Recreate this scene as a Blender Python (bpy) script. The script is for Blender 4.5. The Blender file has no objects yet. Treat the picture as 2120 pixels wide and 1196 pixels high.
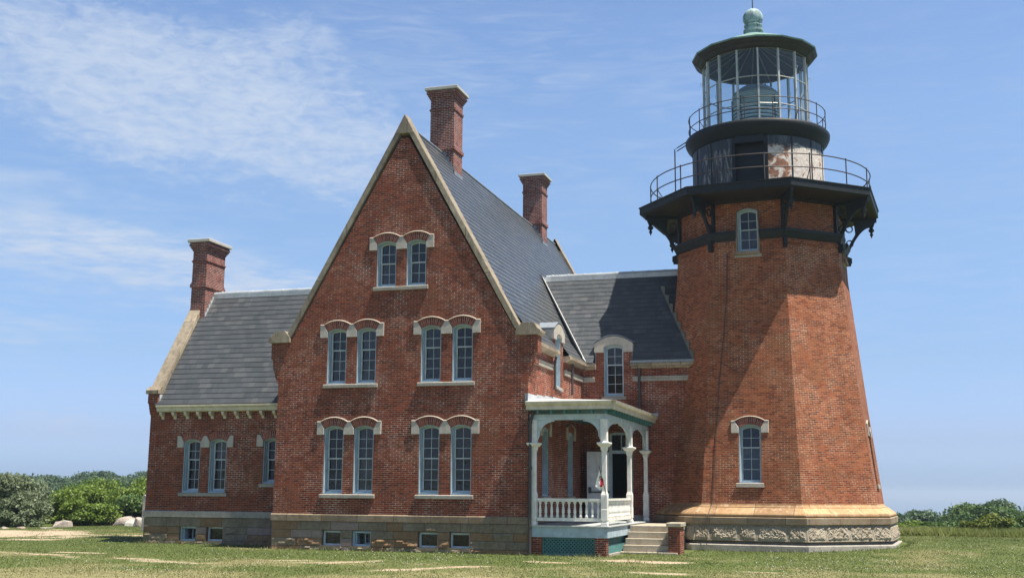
import bpy, math, random
import numpy as np
from mathutils import Vector, Matrix
from mathutils.geometry import tessellate_polygon
R_ = math.radians
rnd = random.Random(7)
nrs = np.random.RandomState(11)
scene = bpy.context.scene
COL = scene.collection

# ------------------------------------------------------------------ camera
cam_d = bpy.data.cameras.new("camera")
cam = bpy.data.objects.new("camera", cam_d); COL.objects.link(cam)
CAM = Vector((10.12088, -34.923, 1.90414))
_fw = Vector((-0.28810361, 0.94135733, 0.17562084)); _rt = Vector((0.9565636, 0.29143791, 0.00707324)); _up = Vector((0.04452413, -0.17003033, 0.98443247))
cam.matrix_world = Matrix(((_rt.x, _up.x, -_fw.x, CAM.x), (_rt.y, _up.y, -_fw.y, CAM.y), (_rt.z, _up.z, -_fw.z, CAM.z), (0, 0, 0, 1)))
cam_d.sensor_width = 36.0; cam_d.lens = 2333.02 * 36 / 2120
cam_d.clip_start = 0.5; cam_d.clip_end = 90000
scene.camera = cam

# ------------------------------------------------------------------ sun and sky
SUN_AZ, SUN_EL = R_(-11.0), R_(68.5)          # azimuth measured from +X towards +Y
SV = Vector((math.cos(SUN_EL) * math.cos(SUN_AZ), math.cos(SUN_EL) * math.sin(SUN_AZ), math.sin(SUN_EL)))
sd = bpy.data.lights.new("sun", 'SUN'); sd.energy = 5.0; sd.angle = R_(0.5); sd.color = (1.0, 0.93, 0.82)
so = bpy.data.objects.new("sun", sd); COL.objects.link(so)
so.location = (20, 0, 40); so.rotation_euler = SV.to_track_quat('Z', 'Y').to_euler()
scene.view_settings.view_transform = 'Standard'; scene.view_settings.look = 'None'
scene.view_settings.exposure = 0.9; scene.view_settings.gamma = 1.0

class NT:
    """tiny helper to write node trees"""
    def __init__(s, nt): s.nt = nt; s.nt.nodes.clear()
    def n(s, t, ins=None, **kw):
        o = s.nt.nodes.new(t)
        for k, v in kw.items(): setattr(o, k, v)
        for k, v in (ins or {}).items(): s.set(o, k, v)
        return o
    def set(s, o, k, v):
        i = o.inputs[k]
        if isinstance(v, bpy.types.NodeSocket): s.nt.links.new(v, i)
        elif isinstance(v, bpy.types.Node): s.nt.links.new(v.outputs[0], i)
        else:
            if hasattr(i.default_value, '__len__') and hasattr(v, '__len__') and len(i.default_value) == 4 and len(v) == 3: v = (*v, 1)
            i.default_value = v
    def math(s, op, a, b=0.0, c=None, clamp=False):
        o = s.n('ShaderNodeMath', operation=op, use_clamp=clamp); s.set(o, 0, a); s.set(o, 1, b)
        if c is not None: s.set(o, 2, c)
        return o.outputs[0]
    def ramp(s, fac, stops, interp='LINEAR'):
        o = s.n('ShaderNodeValToRGB'); s.set(o, 0, fac); cr = o.color_ramp; cr.interpolation = interp
        while len(cr.elements) < len(stops): cr.elements.new(0.5)
        for e, (p, c) in zip(cr.elements, stops):
            e.position = p; e.color = (c, c, c, 1) if not hasattr(c, '__len__') else (*c, 1)
        return o.outputs[0]
    def mix(s, fac, a, b, mode='MIX'):
        o = s.n('ShaderNodeMix', data_type='RGBA', blend_type=mode)
        s.set(o, 0, fac); s.set(o, 6, a); s.set(o, 7, b); return o.outputs[2]
    def noise(s, vec, scale, detail=4, rough=0.55, dist=0.0):
        o = s.n('ShaderNodeTexNoise', {'Scale': scale, 'Detail': detail, 'Roughness': rough, 'Distortion': dist})
        if vec is not None: s.set(o, 'Vector', vec)
        return o.outputs[0]
    def maprange(s, v, a, b, c=0.0, d=1.0, smooth=True):
        o = s.n('ShaderNodeMapRange', {'From Min': a, 'From Max': b, 'To Min': c, 'To Max': d}, interpolation_type='SMOOTHSTEP' if smooth else 'LINEAR')
        s.set(o, 'Value', v); return o.outputs[0]

world = bpy.data.worlds.new("World"); scene.world = world; world.use_nodes = True
def build_sky():
    t = NT(world.node_tree)
    sky = t.n('ShaderNodeTexSky', sky_type='NISHITA', sun_disc=False, sun_elevation=SUN_EL, sun_rotation=math.pi / 2 - SUN_AZ,
              altitude=50, air_density=1.0, dust_density=1.2, ozone_density=1.0)
    d = t.n('ShaderNodeTexCoord').outputs['Generated']
    sep = t.n('ShaderNodeSeparateXYZ', {0: d})
    z = sep.outputs[2]; zc = t.math('MAXIMUM', z, 0.02)
    # planar cloud-layer coordinates
    px = t.math('DIVIDE', sep.outputs[0], zc); py = t.math('DIVIDE', sep.outputs[1], zc)
    pv = t.n('ShaderNodeCombineXYZ', {0: px, 1: py}).outputs[0]
    tint = t.ramp(z, SKY_TINT)
    base = t.mix(1.0, sky.outputs[0], tint, 'MULTIPLY')
    # cloud masks by compass bearing and height above the horizon (degrees)
    bear = t.math('MULTIPLY', t.math('ARCTAN2', sep.outputs[1], sep.outputs[0]), 57.29578)
    elev = t.math('MULTIPLY', t.math('ARCSINE', z), 57.29578)
    wv = t.noise(pv, 2.2, 5, .62); wv2 = t.noise(t.n('ShaderNodeMapping', {'Vector': pv, 'Location': (7, 3, 1)}).outputs[0], 2.2, 5, .62)
    bw = t.math('ADD', bear, t.math('MULTIPLY', t.math('SUBTRACT', wv, .5), 7.0)); ew = t.math('ADD', elev, t.math('MULTIPLY', t.math('SUBTRACT', wv2, .5), 4.0))
    def blob(cx, cy, rx, ry, ang, soft=1.0):
        ca, sa = math.cos(ang), math.sin(ang)
        dx = t.math('SUBTRACT', bw, cx); dy = t.math('SUBTRACT', ew, cy)
        u = t.math('DIVIDE', t.math('ADD', t.math('MULTIPLY', dx, ca), t.math('MULTIPLY', dy, sa)), rx)
        v = t.math('DIVIDE', t.math('SUBTRACT', t.math('MULTIPLY', dy, ca), t.math('MULTIPLY', dx, sa)), ry)
        r = t.math('SQRT', t.math('ADD', t.math('MULTIPLY', u, u), t.math('MULTIPLY', v, v)))
        return t.maprange(r, 1.0 + soft * .5, 1.0 - soft * .5)
    def union(bl):
        m = None
        for q in bl:
            w = t.math('MULTIPLY', blob(*q[:6]), q[6]); m = w if m is None else t.math('MAXIMUM', m, w)
        return m
    ang = t.n('ShaderNodeCombineXYZ', {0: bear, 1: elev}).outputs[0]
    cell = t.n('ShaderNodeMapping', {'Vector': ang, 'Rotation': (0, 0, -.12), 'Scale': (.95, 2.3, 1)}).outputs[0]
    c1 = t.noise(cell, 1.0, 4, .6, .6); c2 = t.noise(pv, 5.0, 5, .62, .3); c3 = t.noise(pv, 1.5, 3, .6)
    tex = t.math('ADD', t.math('MULTIPLY', c1, .40), t.math('ADD', t.math('MULTIPLY', c2, .38), t.math('MULTIPLY', c3, .22)))
    main = union(CLOUD_BLOBS)
    m1 = t.math('MULTIPLY', t.maprange(t.math('ADD', t.math('MULTIPLY', main, .70), t.math('MULTIPLY', t.math('SUBTRACT', tex, .5), 1.7)), .12, .95), t.maprange(main, 0, .5))
    streak = t.n('ShaderNodeMapping', {'Vector': ang, 'Rotation': (0, 0, .22), 'Scale': (.28, 1.9, 1)}).outputs[0]
    wis = t.math('MULTIPLY', t.maprange(t.math('ADD', t.math('MULTIPLY', t.noise(streak, 1.0, 5, .6, .8), .55), t.math('MULTIPLY', c3, .45)), .42, .72), t.math('ADD', .12, t.math('MULTIPLY', union(WISP_BLOBS), .42)))
    low = union(LOW_BLOBS)
    m2 = t.math('MULTIPLY', low, t.maprange(t.math('ADD', t.math('MULTIPLY', wv, .6), t.math('MULTIPLY', c2, .4)), .30, .66))
    cov = t.math('MAXIMUM', t.math('MAXIMUM', t.math('MULTIPLY', m1, .88), wis), t.math('MULTIPLY', m2, 1.0), clamp=True)
    cov = t.math('MULTIPLY', cov, t.maprange(z, .015, .06))
    cc = t.ramp(z, [(0, (5.8, 6.4, 7.6)), (.2, (6.2, 7.1, 8.6)), (.45, (6.0, 7.0, 8.6))])
    out = t.mix(cov, base, cc)
    bg = t.n('ShaderNodeBackground', {'Color': out, 'Strength': 0.0535})
    t.n('ShaderNodeOutputWorld', {0: bg.outputs[0]})
SKY_TINT = [(0.0, (1.29, 1.82, 3.15)), (.010, (1.17, 1.643, 2.894)), (.044, (1.078, 1.278, 2.074)), (.113, (1.129, 1.292, 1.681)),
            (.217, (1.414, 1.549, 1.749)), (.317, (1.605, 1.74, 1.908)), (.397, (1.569, 1.719, 1.93)), (.52, (1.3, 1.42, 1.6)), (.66, (.62, .66, .70)), (1.0, (.55, .58, .60))]
CLOUD_BLOBS = [(124.5, 19.0, 11.0, 4.0, .16, 1.3, 1.0), (117.0, 17.6, 5.5, 3.0, .3, 1.2, .85), (118.5, 21.6, 3.4, 2.0, .2, 1.3, .7), (131, 21.5, 6, 3.5, .1, 1.3, .75)]
WISP_BLOBS = [(107.0, 19.0, 5.0, 5.0, .0, 1.4, .6), (112.0, 22.0, 6.0, 2.5, .0, 1.4, .5), (131, 14.5, 5.0, 1.6, .1, 1.4, .9), (98, 19.0, 5, 3, 0, 1.5, .4)]
LOW_BLOBS = [(128.0, 11.3, 6.8, 1.7, .05, 1.3, 1.0), (121.5, 10.0, 4.6, 1.2, .12, 1.3, 1.0), (132, 13.6, 2.6, .9, .1, 1.4, .5), (131.5, 7.4, 3.5, .8, .05, 1.4, .45), (129.0, 2.9, 1.7, .45, .0, 1.2, .6), (117.5, 9.4, 3.0, .7, .1, 1.3, .5)]
build_sky()

# ------------------------------------------------------------------ materials
MATS = {}
def mat(name, build):
    m = bpy.data.materials.new(name); m.use_nodes = True
    t = NT(m.node_tree); out = t.n('ShaderNodeOutputMaterial'); p = t.n('ShaderNodeBsdfPrincipled')
    t.nt.links.new(p.outputs[0], out.inputs[0]); t.out = out
    build(t, p); MATS[name] = m; return m
def uvn(t): return t.n('ShaderNodeTexCoord').outputs['UV']
def obn(t): return t.n('ShaderNodeNewGeometry').outputs['Position']
def bump(t, p, h, strength, dist):
    b = t.n('ShaderNodeBump', {'Strength': strength, 'Distance': dist, 'Height': h}); t.set(p, 'Normal', b.outputs[0])
def ramp2(a, b): return [(0, a), (1, b)]

def brick_mat(name, c1, c2, c3, mortar, mort_hi, patch=.5, stain=None, row=.0667, width=.215, ms=.0075):
    c1, c2, c3, mortar, mort_hi = [(c[0] * .95, c[1] * .88, c[2] * .86) for c in (c1, c2, c3, mortar, mort_hi)]
    def b(t, p):
        uv = uvn(t); pos = obn(t)
        warp = t.noise(pos, 1.1, 2)
        uvw = t.n('ShaderNodeVectorMath', {0: uv, 1: t.n('ShaderNodeCombineXYZ', {0: 0.0, 1: t.math('MULTIPLY', t.math('SUBTRACT', warp, .5), .03)})}, operation='ADD').outputs[0]
        bk = t.n('ShaderNodeTexBrick', {'Vector': uvw, 'Scale': 1.0, 'Mortar Size': ms, 'Mortar Smooth': .12, 'Bias': 0.0, 'Brick Width': width, 'Row Height': row,
                                       'Color1': (0, 0, 0, 1), 'Color2': (1, 1, 1, 1), 'Mortar': (.5, .5, .5, 1)}, offset=.5)
        sepc = t.n('ShaderNodeSeparateColor', {0: bk.outputs[0]}).outputs[0]
        # every brick its own tone
        col = t.ramp(sepc, [(0.0, c3), (.30, c1), (.7, c2), (1.0, tuple(min(1, v * 1.22) for v in c2))])
        big = t.noise(pos, .55, 4, .6); med = t.noise(pos, 2.3, 4, .6); fin = t.noise(pos, 23., 3, .6)
        col = t.mix(t.maprange(big, .38, .66, 0, .55), col, t.mix(1.0, col, (.72, .66, .66), 'MULTIPLY'))
        col = t.mix(t.maprange(med, .42, .7, 0, .6), col, t.mix(1.0, col, (1.25, 1.28, 1.2), 'MULTIPLY'))
        col = t.mix(t.maprange(fin, .3, .7, 0, .35), col, t.mix(1.0, col, (.6, .6, .62), 'MULTIPLY'))
        mps = t.n('ShaderNodeMapping', {'Vector': pos, 'Scale': (1.5, 1.5, .16)}).outputs[0]
        col = t.mix(t.maprange(t.noise(mps, 1.0, 5, .65, .3), .50, .68, 0, .55), col, t.mix(1.0, col, (.58, .56, .58), 'MULTIPLY'))
        if stain:
            sm = t.math('MULTIPLY', t.maprange(t.noise(pos, .42, 5, .65, .6), .5, .68), stain[1])
            col = t.mix(sm, col, stain[0])
        pn = t.math('ADD', t.math('MULTIPLY', t.noise(pos, .8, 3, .6), .6), t.math('MULTIPLY', t.noise(pos, 6.0, 3, .6), .4))
        mcol = t.mix(t.maprange(pn, .46, .62, 0, patch), mortar, mort_hi)
        mcol = t.mix(t.maprange(t.noise(pos, 4.0, 3, .7), .46, .64, 0, .6), mcol, t.mix(1.0, c1, (1.3, 1.4, 1.5), 'MULTIPLY'))
        t.set(p, 'Base Color', t.mix(bk.outputs[1], col, mcol)); t.set(p, 'Roughness', .88); t.set(p, 'Specular IOR Level', .25)
        h = t.math('ADD', t.math('MULTIPLY', bk.outputs[1], -1.0), t.math('ADD', t.math('MULTIPLY', sepc, .45), t.math('MULTIPLY', fin, .5)))
        bump(t, p, h, .55, .006)
    return mat(name, b)
brick_mat('red_brick', (.165, .038, .018), (.225, .055, .025), (.100, .026, .015), (.30, .205, .155), (.82, .70, .60), .8, stain=((.20, .066, .028), .5), ms=.0066)
brick_mat('tower_brick', (.225, .064, .026), (.305, .098, .041), (.140, .040, .020), (.34, .22, .14), (.78, .62, .46), .7, stain=((.19, .074, .030), .6), ms=.0064)
brick_mat('chimney_brick', (.17, .045, .035), (.22, .062, .046), (.10, .032, .028), (.48, .42, .38), (.62, .56, .51), .8)
brick_mat('arch_brick', (.22, .062, .038), (.30, .092, .056), (.13, .040, .030), (.34, .26, .22), (.6, .5, .45), .6, width=.30)

def stone_mat(name, c1, c2, c3, rough=.85, bs=.5, bd=.01, joints=None, streak=None):
    c1, c2, c3 = [tuple(v * .84 for v in c) for c in (c1, c2, c3)]
    def b(t, p):
        pos = obn(t)
        a = t.noise(pos, 1.3, 5, .65); c = t.noise(pos, 7.0, 5, .7); f = t.noise(pos, 38., 4, .7)
        col = t.ramp(t.math('ADD', t.math('MULTIPLY', a, .5), t.math('MULTIPLY', c, .5)), [(.34, c1), (.5, c2), (.66, c3)])
        col = t.mix(t.maprange(f, .35, .65, 0, .5), col, t.mix(1.0, col, (.68, .67, .66), 'MULTIPLY'))
        if joints:
            bk = t.n('ShaderNodeTexBrick', {'Vector': uvn(t), 'Scale': 1.0, 'Mortar Size': .014, 'Mortar Smooth': .3, 'Brick Width': joints[0], 'Row Height': joints[1], 'Color1': (0, 0, 0, 1), 'Color2': (1, 1, 1, 1)}, offset=.5)
            sc = t.n('ShaderNodeSeparateColor', {0: bk.outputs[0]}).outputs[0]
            col = t.mix(1.0, col, t.ramp(sc, [(0, (.72, .70, .68)), (1, (1.15, 1.12, 1.05))]), 'MULTIPLY')
            col = t.mix(t.math('MULTIPLY', bk.outputs[1], .85), col, (.08, .065, .05))
        if streak:
            mp = t.n('ShaderNodeMapping', {'Vector': pos, 'Scale': (3.5, 3.5, .5)}).outputs[0]
            col = t.mix(t.maprange(t.noise(mp, 1.5, 4, .6), .5, .7, 0, streak[1]), col, streak[0])
        t.set(p, 'Base Color', col); t.set(p, 'Roughness', rough); t.set(p, 'Specular IOR Level', .3)
        bump(t, p, t.math('ADD', t.math('MULTIPLY', f, .5), c), bs, bd)
    return mat(name, b)
stone_mat('grey_stone', (.30, .275, .235), (.42, .39, .335), (.53, .49, .43), streak=((.22, .20, .17), .4))
stone_mat('hood_stone', (.46, .42, .36), (.58, .53, .46), (.68, .62, .55), bs=.8, bd=.015)
stone_mat('label_stone', (.40, .36, .29), (.50, .45, .37), (.58, .53, .45))
stone_mat('coping_stone', (.25, .215, .16), (.40, .345, .265), (.56, .495, .40), joints=(1.1, 9.0), streak=((.15, .125, .095), .6))
stone_mat('water_table_stone', (.22, .165, .11), (.33, .26, .185), (.44, .37, .285), joints=(1.3, 9.0), streak=((.26, .15, .075), .5))
stone_mat('foundation_grey', (.17, .135, .09), (.26, .21, .145), (.36, .30, .22), bs=.9, bd=.02)
stone_mat('foundation_brown', (.20, .110, .055), (.29, .175, .095), (.34, .24, .15), bs=.9, bd=.02)
stone_mat('foundation_pink', (.25, .18, .15), (.33, .25, .215), (.40, .32, .28), bs=.9, bd=.02)
stone_mat('tower_granite', (.30, .25, .18), (.41, .355, .27), (.52, .46, .37), bs=1.0, bd=.02, streak=((.24, .19, .13), .5))
stone_mat('tower_sandstone', (.40, .235, .115), (.54, .34, .18), (.66, .46, .28), joints=(1.35, 9.0), bs=.4, streak=((.66, .52, .38), .4))
stone_mat('step_stone', (.40, .345, .26), (.50, .445, .35), (.58, .53, .44), streak=((.24, .20, .14), .4))
stone_mat('boulder_stone', (.36, .29, .25), (.47, .40, .35), (.55, .49, .44), bs=.8, bd=.04)
stone_mat('boulder_brown', (.29, .225, .17), (.38, .30, .235), (.46, .38, .31), bs=.8, bd=.04)
stone_mat('cap_concrete', (.50, .49, .45), (.57, .56, .52), (.63, .62, .58), bs=.3)

def slate():
    def b(t, p):
        uv = uvn(t); pos = obn(t)
        bk = t.n('ShaderNodeTexBrick', {'Vector': uv, 'Scale': 1.0, 'Mortar Size': .003, 'Mortar Smooth': .1, 'Brick Width': .26, 'Row Height': .245, 'Color1': (0, 0, 0, 1), 'Color2': (1, 1, 1, 1)}, offset=.5)
        sc = t.n('ShaderNodeSeparateColor', {0: bk.outputs[0]}).outputs[0]
        col = t.ramp(sc, [(0, (.048, .055, .061)), (.45, (.060, .067, .073)), (.85, (.074, .080, .086)), (1, (.094, .098, .101))])
        col = t.mix(t.maprange(t.noise(pos, .9, 4, .6), .4, .65, 0, .4), col, (.075, .083, .094))
        mp = t.n('ShaderNodeMapping', {'Vector': uv, 'Scale': (14.0, .7, 1)}).outputs[0]
        col = t.mix(t.maprange(t.noise(mp, 1.0, 3, .6), .6, .78, 0, .45), col, (.17, .175, .18))
        col = t.mix(bk.outputs[1], col, (.03, .032, .036))
        t.set(p, 'Base Color', col); t.set(p, 'Roughness', t.maprange(t.noise(pos, 9., 3), .3, .7, .30, .46)); t.set(p, 'Specular IOR Level', .55)
        bump(t, p, t.math('ADD', sc, t.noise(pos, 30., 3)), .25, .006)
    return mat('slate', b)
slate()

def paint(name, col, rough=.5, spec=.4, var=.12, dirt=None, metal=0.0):
    def b(t, p):
        pos = obn(t)
        n = t.noise(pos, 3.1, 5, .65); f = t.noise(pos, 30., 3, .6)
        c = t.mix(t.maprange(n, .35, .65, 0, 1), tuple(v * (1 - var) for v in col), tuple(min(1, v * (1 + var)) for v in col))
        if dirt:
            mp = t.n('ShaderNodeMapping', {'Vector': pos, 'Scale': (5, 5, .8)}).outputs[0]
            c = t.mix(t.maprange(t.noise(mp, 1.4, 5, .7), .5, .72, 0, dirt[1]), c, dirt[0])
        t.set(p, 'Base Color', c); t.set(p, 'Roughness', t.maprange(f, .3, .7, rough - .08, rough + .12)); t.set(p, 'Specular IOR Level', spec); t.set(p, 'Metallic', metal)
        bump(t, p, f, .12, .004)
    return mat(name, b)
paint('window_blue', (.34, .44, .50), .5)
paint('sash_white', (.50, .56, .59), .5)
paint('porch_white', (.74, .72, .66), .45, dirt=((.5, .48, .43), .25))
paint('porch_blue', (.46, .53, .55), .5)
paint('porch_skirt_blue', (.36, .45, .50), .5, dirt=((.28, .34, .37), .5))
paint('teal_paint', (.055, .165, .16), .5, dirt=((.06, .16, .16), .4))
paint('cream_paint', (.58, .52, .40), .55, dirt=((.40, .36, .28), .4))
paint('pale_roof_metal', (.66, .66, .64), .45, dirt=((.5, .5, .5), .4))
paint('lead', (.20, .23, .26), .45, .5, dirt=((.34, .37, .40), .5))
paint('lead_dark', (.13, .14, .13), .6, .4, dirt=((.22, .22, .18), .5))
paint('lead_light', (.44, .47, .49), .4, .5, dirt=((.62, .63, .64), .5))
paint('pipe_brown', (.055, .045, .042), .45)
paint('black_iron', (.009, .013, .016), .55, .3, dirt=((.035, .028, .024), .35))
paint('soffit_brown', (.022, .015, .012), .6, dirt=((.018, .015, .014), .5))
paint('rail_iron', (.045, .036, .034), .45, .5, dirt=((.14, .075, .05), .5))
paint('copper_green', (.27, .37, .38), .6, .3, .3, dirt=((.03, .055, .06), .95))
paint('copper_edge', (.17, .28, .25), .5, .4, dirt=((.06, .10, .10), .7))
paint('lantern_soffit', (.026, .026, .025), .55, .35, dirt=((.075, .06, .05), .5))
paint('mullion', (.44, .45, .43), .4, .5, dirt=((.30, .26, .21), .5))
paint('lantern_inner', (.050, .062, .085), .7)
paint('rib_grey', (.24, .26, .30), .6)
paint('door_white', (.52, .52, .53), .5, dirt=((.40, .40, .42), .4))
paint('shade_black', (.015, .014, .013), .8)  # near-black stands in for unlit space: hall, tower core, behind the lattice
paint('dark_iron_bar', (.02, .02, .02), .4)
paint('post_grey', (.42, .40, .37), .7, dirt=((.28, .26, .24), .5))
paint('deck_grey', (.40, .43, .43), .55, dirt=((.30, .32, .32), .5))
paint('flag_pole', (.015, .015, .015), .4)
paint('bark', (.10, .08, .06), .9, .2, .3)
paint('shingle_grey', (.24, .235, .225), .85, .2, .25)
paint('shingle_tan', (.52, .48, .38), .85, .2, .2)

def glass_dark():
    def b(t, p):
        pos = obn(t); rn = t.n('ShaderNodeObjectInfo').outputs['Random']
        n = t.noise(t.n('ShaderNodeVectorMath', {0: pos, 1: t.n('ShaderNodeCombineXYZ', {0: t.math('MULTIPLY', rn, 40.0), 1: 0.0, 2: 0.0})}, operation='ADD').outputs[0], 1.5, 4, .6, .9)
        inner = t.ramp(n, [(.34, (.004, .005, .006)), (.52, (.016, .016, .017)), (.62, (.042, .034, .030)), (.76, (.085, .080, .074))])
        t.set(p, 'Base Color', t.mix(t.maprange(rn, .25, .8), (.010, .011, .013), inner))
        t.set(p, 'Roughness', t.maprange(rn, 0, 1, .03, .16, False)); t.set(p, 'Specular IOR Level', t.maprange(rn, 0, 1, .35, .75, False))
        bump(t, p, t.noise(pos, 3.2, 2), .16, .05)
    return mat('dark_glass', b)
glass_dark()
def glass_clear():
    m = bpy.data.materials.new('lantern_glass'); m.use_nodes = True; t = NT(m.node_tree)
    lw = t.n('ShaderNodeLayerWeight', {'Blend': .5}); fz = t.math('ADD', .03, t.math('MULTIPLY', t.math('POWER', lw.outputs[1], 5.0), .5))
    g = t.n('ShaderNodeBsdfGlossy', {'Roughness': .03, 'Color': (.9, .95, 1, 1)}); tr = t.n('ShaderNodeBsdfTransparent', {'Color': (.80, .86, .88, 1)})
    df = t.n('ShaderNodeBsdfDiffuse', {'Color': (.5, .55, .6, 1)})
    a = t.n('ShaderNodeMixShader', {0: fz, 1: tr.outputs[0], 2: g.outputs[0]})
    a = t.n('ShaderNodeMixShader', {0: .015, 1: a.outputs[0], 2: df.outputs[0]})
    t.n('ShaderNodeOutputMaterial', {0: a.outputs[0]}); MATS['lantern_glass'] = m
glass_clear()
def lens_mat():
    def b(t, p):
        pos = obn(t); z = t.n('ShaderNodeSeparateXYZ', {0: pos}).outputs[2]
        w = t.math('SINE', t.math('MULTIPLY', z, 42.0)); n = t.noise(t.n('ShaderNodeMapping', {'Vector': pos, 'Scale': (3.5, 3.5, 7)}).outputs[0], 1.0, 3)
        f = t.math('MULTIPLY', t.maprange(t.math('ADD', w, t.math('MULTIPLY', t.math('SUBTRACT', n, .5), 4.0)), -.5, .7), t.maprange(z, 17.45, 17.1))
        top = t.maprange(z, 17.75, 17.6)
        low = t.mix(f, (.17, .24, .235), (.80, .90, .87))  # pale streaks imitate glints in the prisms, painted into the base colour
        t.set(p, 'Base Color', t.mix(top, (.16, .20, .20), t.mix(t.maprange(z, 17.25, 17.15), (.46, .55, .49), low))); t.set(p, 'Roughness', .12); t.set(p, 'Specular IOR Level', .9)
    mat('lens_glass', b)
lens_mat()

def drum_mat():
    # weathered iron watch room: black paint worn to pale primer and rust
    def b(t, p):
        uv = uvn(t); pos = obn(t); sp = t.n('ShaderNodeSeparateXYZ', {0: uv}); u, v = sp.outputs[0], sp.outputs[1]
        mp = t.n('ShaderNodeMapping', {'Vector': uv, 'Scale': (3.2, .75, 1)}).outputs[0]
        n1 = t.noise(mp, 1.6, 6, .68, .5); n2 = t.noise(uv, 2.6, 6, .66, .6); n3 = t.noise(uv, 9., 5, .7)
        # worn area: strong to the right of the door, streaky to the left (u = metres round the drum)
        right = t.math('MULTIPLY', t.maprange(u, .62, .66), t.maprange(u, 5.6, 4.6))
        left = t.math('MULTIPLY', t.maprange(u, -.62, -.66), t.maprange(u, -3.2, -2.0))
        topf = t.maprange(t.math('ADD', v, t.math('MULTIPLY', t.math('SUBTRACT', n2, .5), .8)), 1.72, 1.50)
        amt = t.math('ADD', t.math('MULTIPLY', right, .62), t.math('MULTIPLY', left, .40))
        worn = t.math('MULTIPLY', t.maprange(t.math('ADD', amt, t.math('MULTIPLY', n1, .75)), .74, .92), topf)
        cream = t.mix(t.maprange(n3, .4, .65), (.50, .43, .36), (.70, .64, .57))
        rusty = t.maprange(t.math('ADD', n2, t.math('MULTIPLY', t.maprange(u, 1.75, 1.45), .14)), .56, .66)
        rusty = t.math('MULTIPLY', rusty, right)
        cream = t.mix(rusty, cream, t.mix(t.maprange(n3, .4, .6), (.34, .135, .055), (.12, .06, .035)))
        dark = t.mix(t.maprange(n1, .45, .7), (.020, .028, .036), (.085, .10, .11))
        leftc = t.mix(1.0, cream, (.55, .56, .56), 'MULTIPLY')
        cream = t.mix(left, cream, leftc)
        t.set(p, 'Base Color', t.mix(worn, dark, cream)); t.set(p, 'Roughness', .6)
        bump(t, p, t.math('ADD', worn, n3), .3, .01)
    mat('worn_iron', b)
drum_mat()

def flag_mat():
    paint('flag_white', (.80, .80, .80), .7, .2, .05); paint('flag_red', (.55, .02, .045), .7, .2, .08); paint('flag_black', (.02, .02, .02), .7, .2)
flag_mat()

def leaf_mat(name, c1, c2, c3, rough=.55, trans=.3):
    def b(t, p):
        a = t.n('ShaderNodeAttribute', attribute_name='tone').outputs['Fac']
        t.set(p, 'Base Color', t.ramp(a, [(0, c1), (.5, c2), (1, c3)])); t.set(p, 'Roughness', rough); t.set(p, 'Specular IOR Level', .3)
        tr = t.n('ShaderNodeBsdfTranslucent', {'Color': t.ramp(a, [(0, c1), (.5, c2), (1, c3)])})
        mx = t.n('ShaderNodeMixShader', {0: trans, 1: p.outputs[0], 2: tr.outputs[0]}); t.nt.links.new(mx.outputs[0], t.out.inputs[0])
    return mat(name, b)
leaf_mat('leaf_bright', (.070, .122, .018), (.125, .195, .028), (.20, .265, .045))
leaf_mat('leaf_mid', (.050, .100, .028), (.082, .148, .040), (.135, .20, .06))
leaf_mat('leaf_olive', (.095, .130, .065), (.155, .195, .105), (.25, .285, .18))
leaf_mat('leaf_far', (.050, .090, .045), (.078, .130, .062), (.11, .165, .085))
leaf_mat('leaf_yellow', (.09, .13, .018), (.14, .18, .03), (.21, .24, .05))
leaf_mat('blade', (.105, .150, .040), (.20, .215, .075), (.38, .325, .18))
leaf_mat('tall_blade', (.15, .205, .05), (.26, .285, .09), (.46, .39, .24), trans=.5)
leaf_mat('flower', (.65, .65, .58), (.75, .75, .68), (.8, .78, .72))

def ground_mat():
    def b(t, p):
        pos = obn(t)
        dirt = t.n('ShaderNodeAttribute', attribute_name='dirt').outputs['Fac']; dry = t.n('ShaderNodeAttribute', attribute_name='dry').outputs['Fac']
        f = t.noise(pos, 5.0, 5, .7); g = t.noise(pos, 26., 4, .7)
        grass = t.mix(t.maprange(dry, .2, .85), (.098, .125, .038), (.215, .20, .10))
        grass = t.mix(t.maprange(f, .35, .65, 0, .7), grass, t.mix(1.0, grass, (.66, .70, .60), 'MULTIPLY'))
        sand = t.mix(t.maprange(g, .3, .7), (.33, .265, .185), (.44, .37, .275))
        sand = t.mix(t.maprange(f, .4, .65, 0, .5), sand, (.27, .215, .145))
        edge = t.maprange(t.math('ADD', dirt, t.math('MULTIPLY', t.math('SUBTRACT', g, .5), .5)), .4, .62)
        far = t.maprange(t.n('ShaderNodeVectorMath', {0: pos}, operation='LENGTH').outputs['Value'], 34, 60)
        scrub = t.mix(t.maprange(t.noise(pos, .25, 5, .65), .35, .65), (.030, .055, .014), (.085, .12, .035))
        t.set(p, 'Base Color', t.mix(far, t.mix(edge, grass, sand), scrub)); t.set(p, 'Roughness', .95); t.set(p, 'Specular IOR Level', .1)
        bump(t, p, t.math('ADD', f, g), .5, .02)
    mat('ground', b)
ground_mat()
def sea_mat():
    def b(t, p):
        pos = obn(t)
        t.set(p, 'Base Color', (.105, .155, .235, 1)); t.set(p, 'Roughness', .75); t.set(p, 'IOR', 1.33); t.set(p, 'Specular IOR Level', .25)
    mat('sea', b)
sea_mat()

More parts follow.
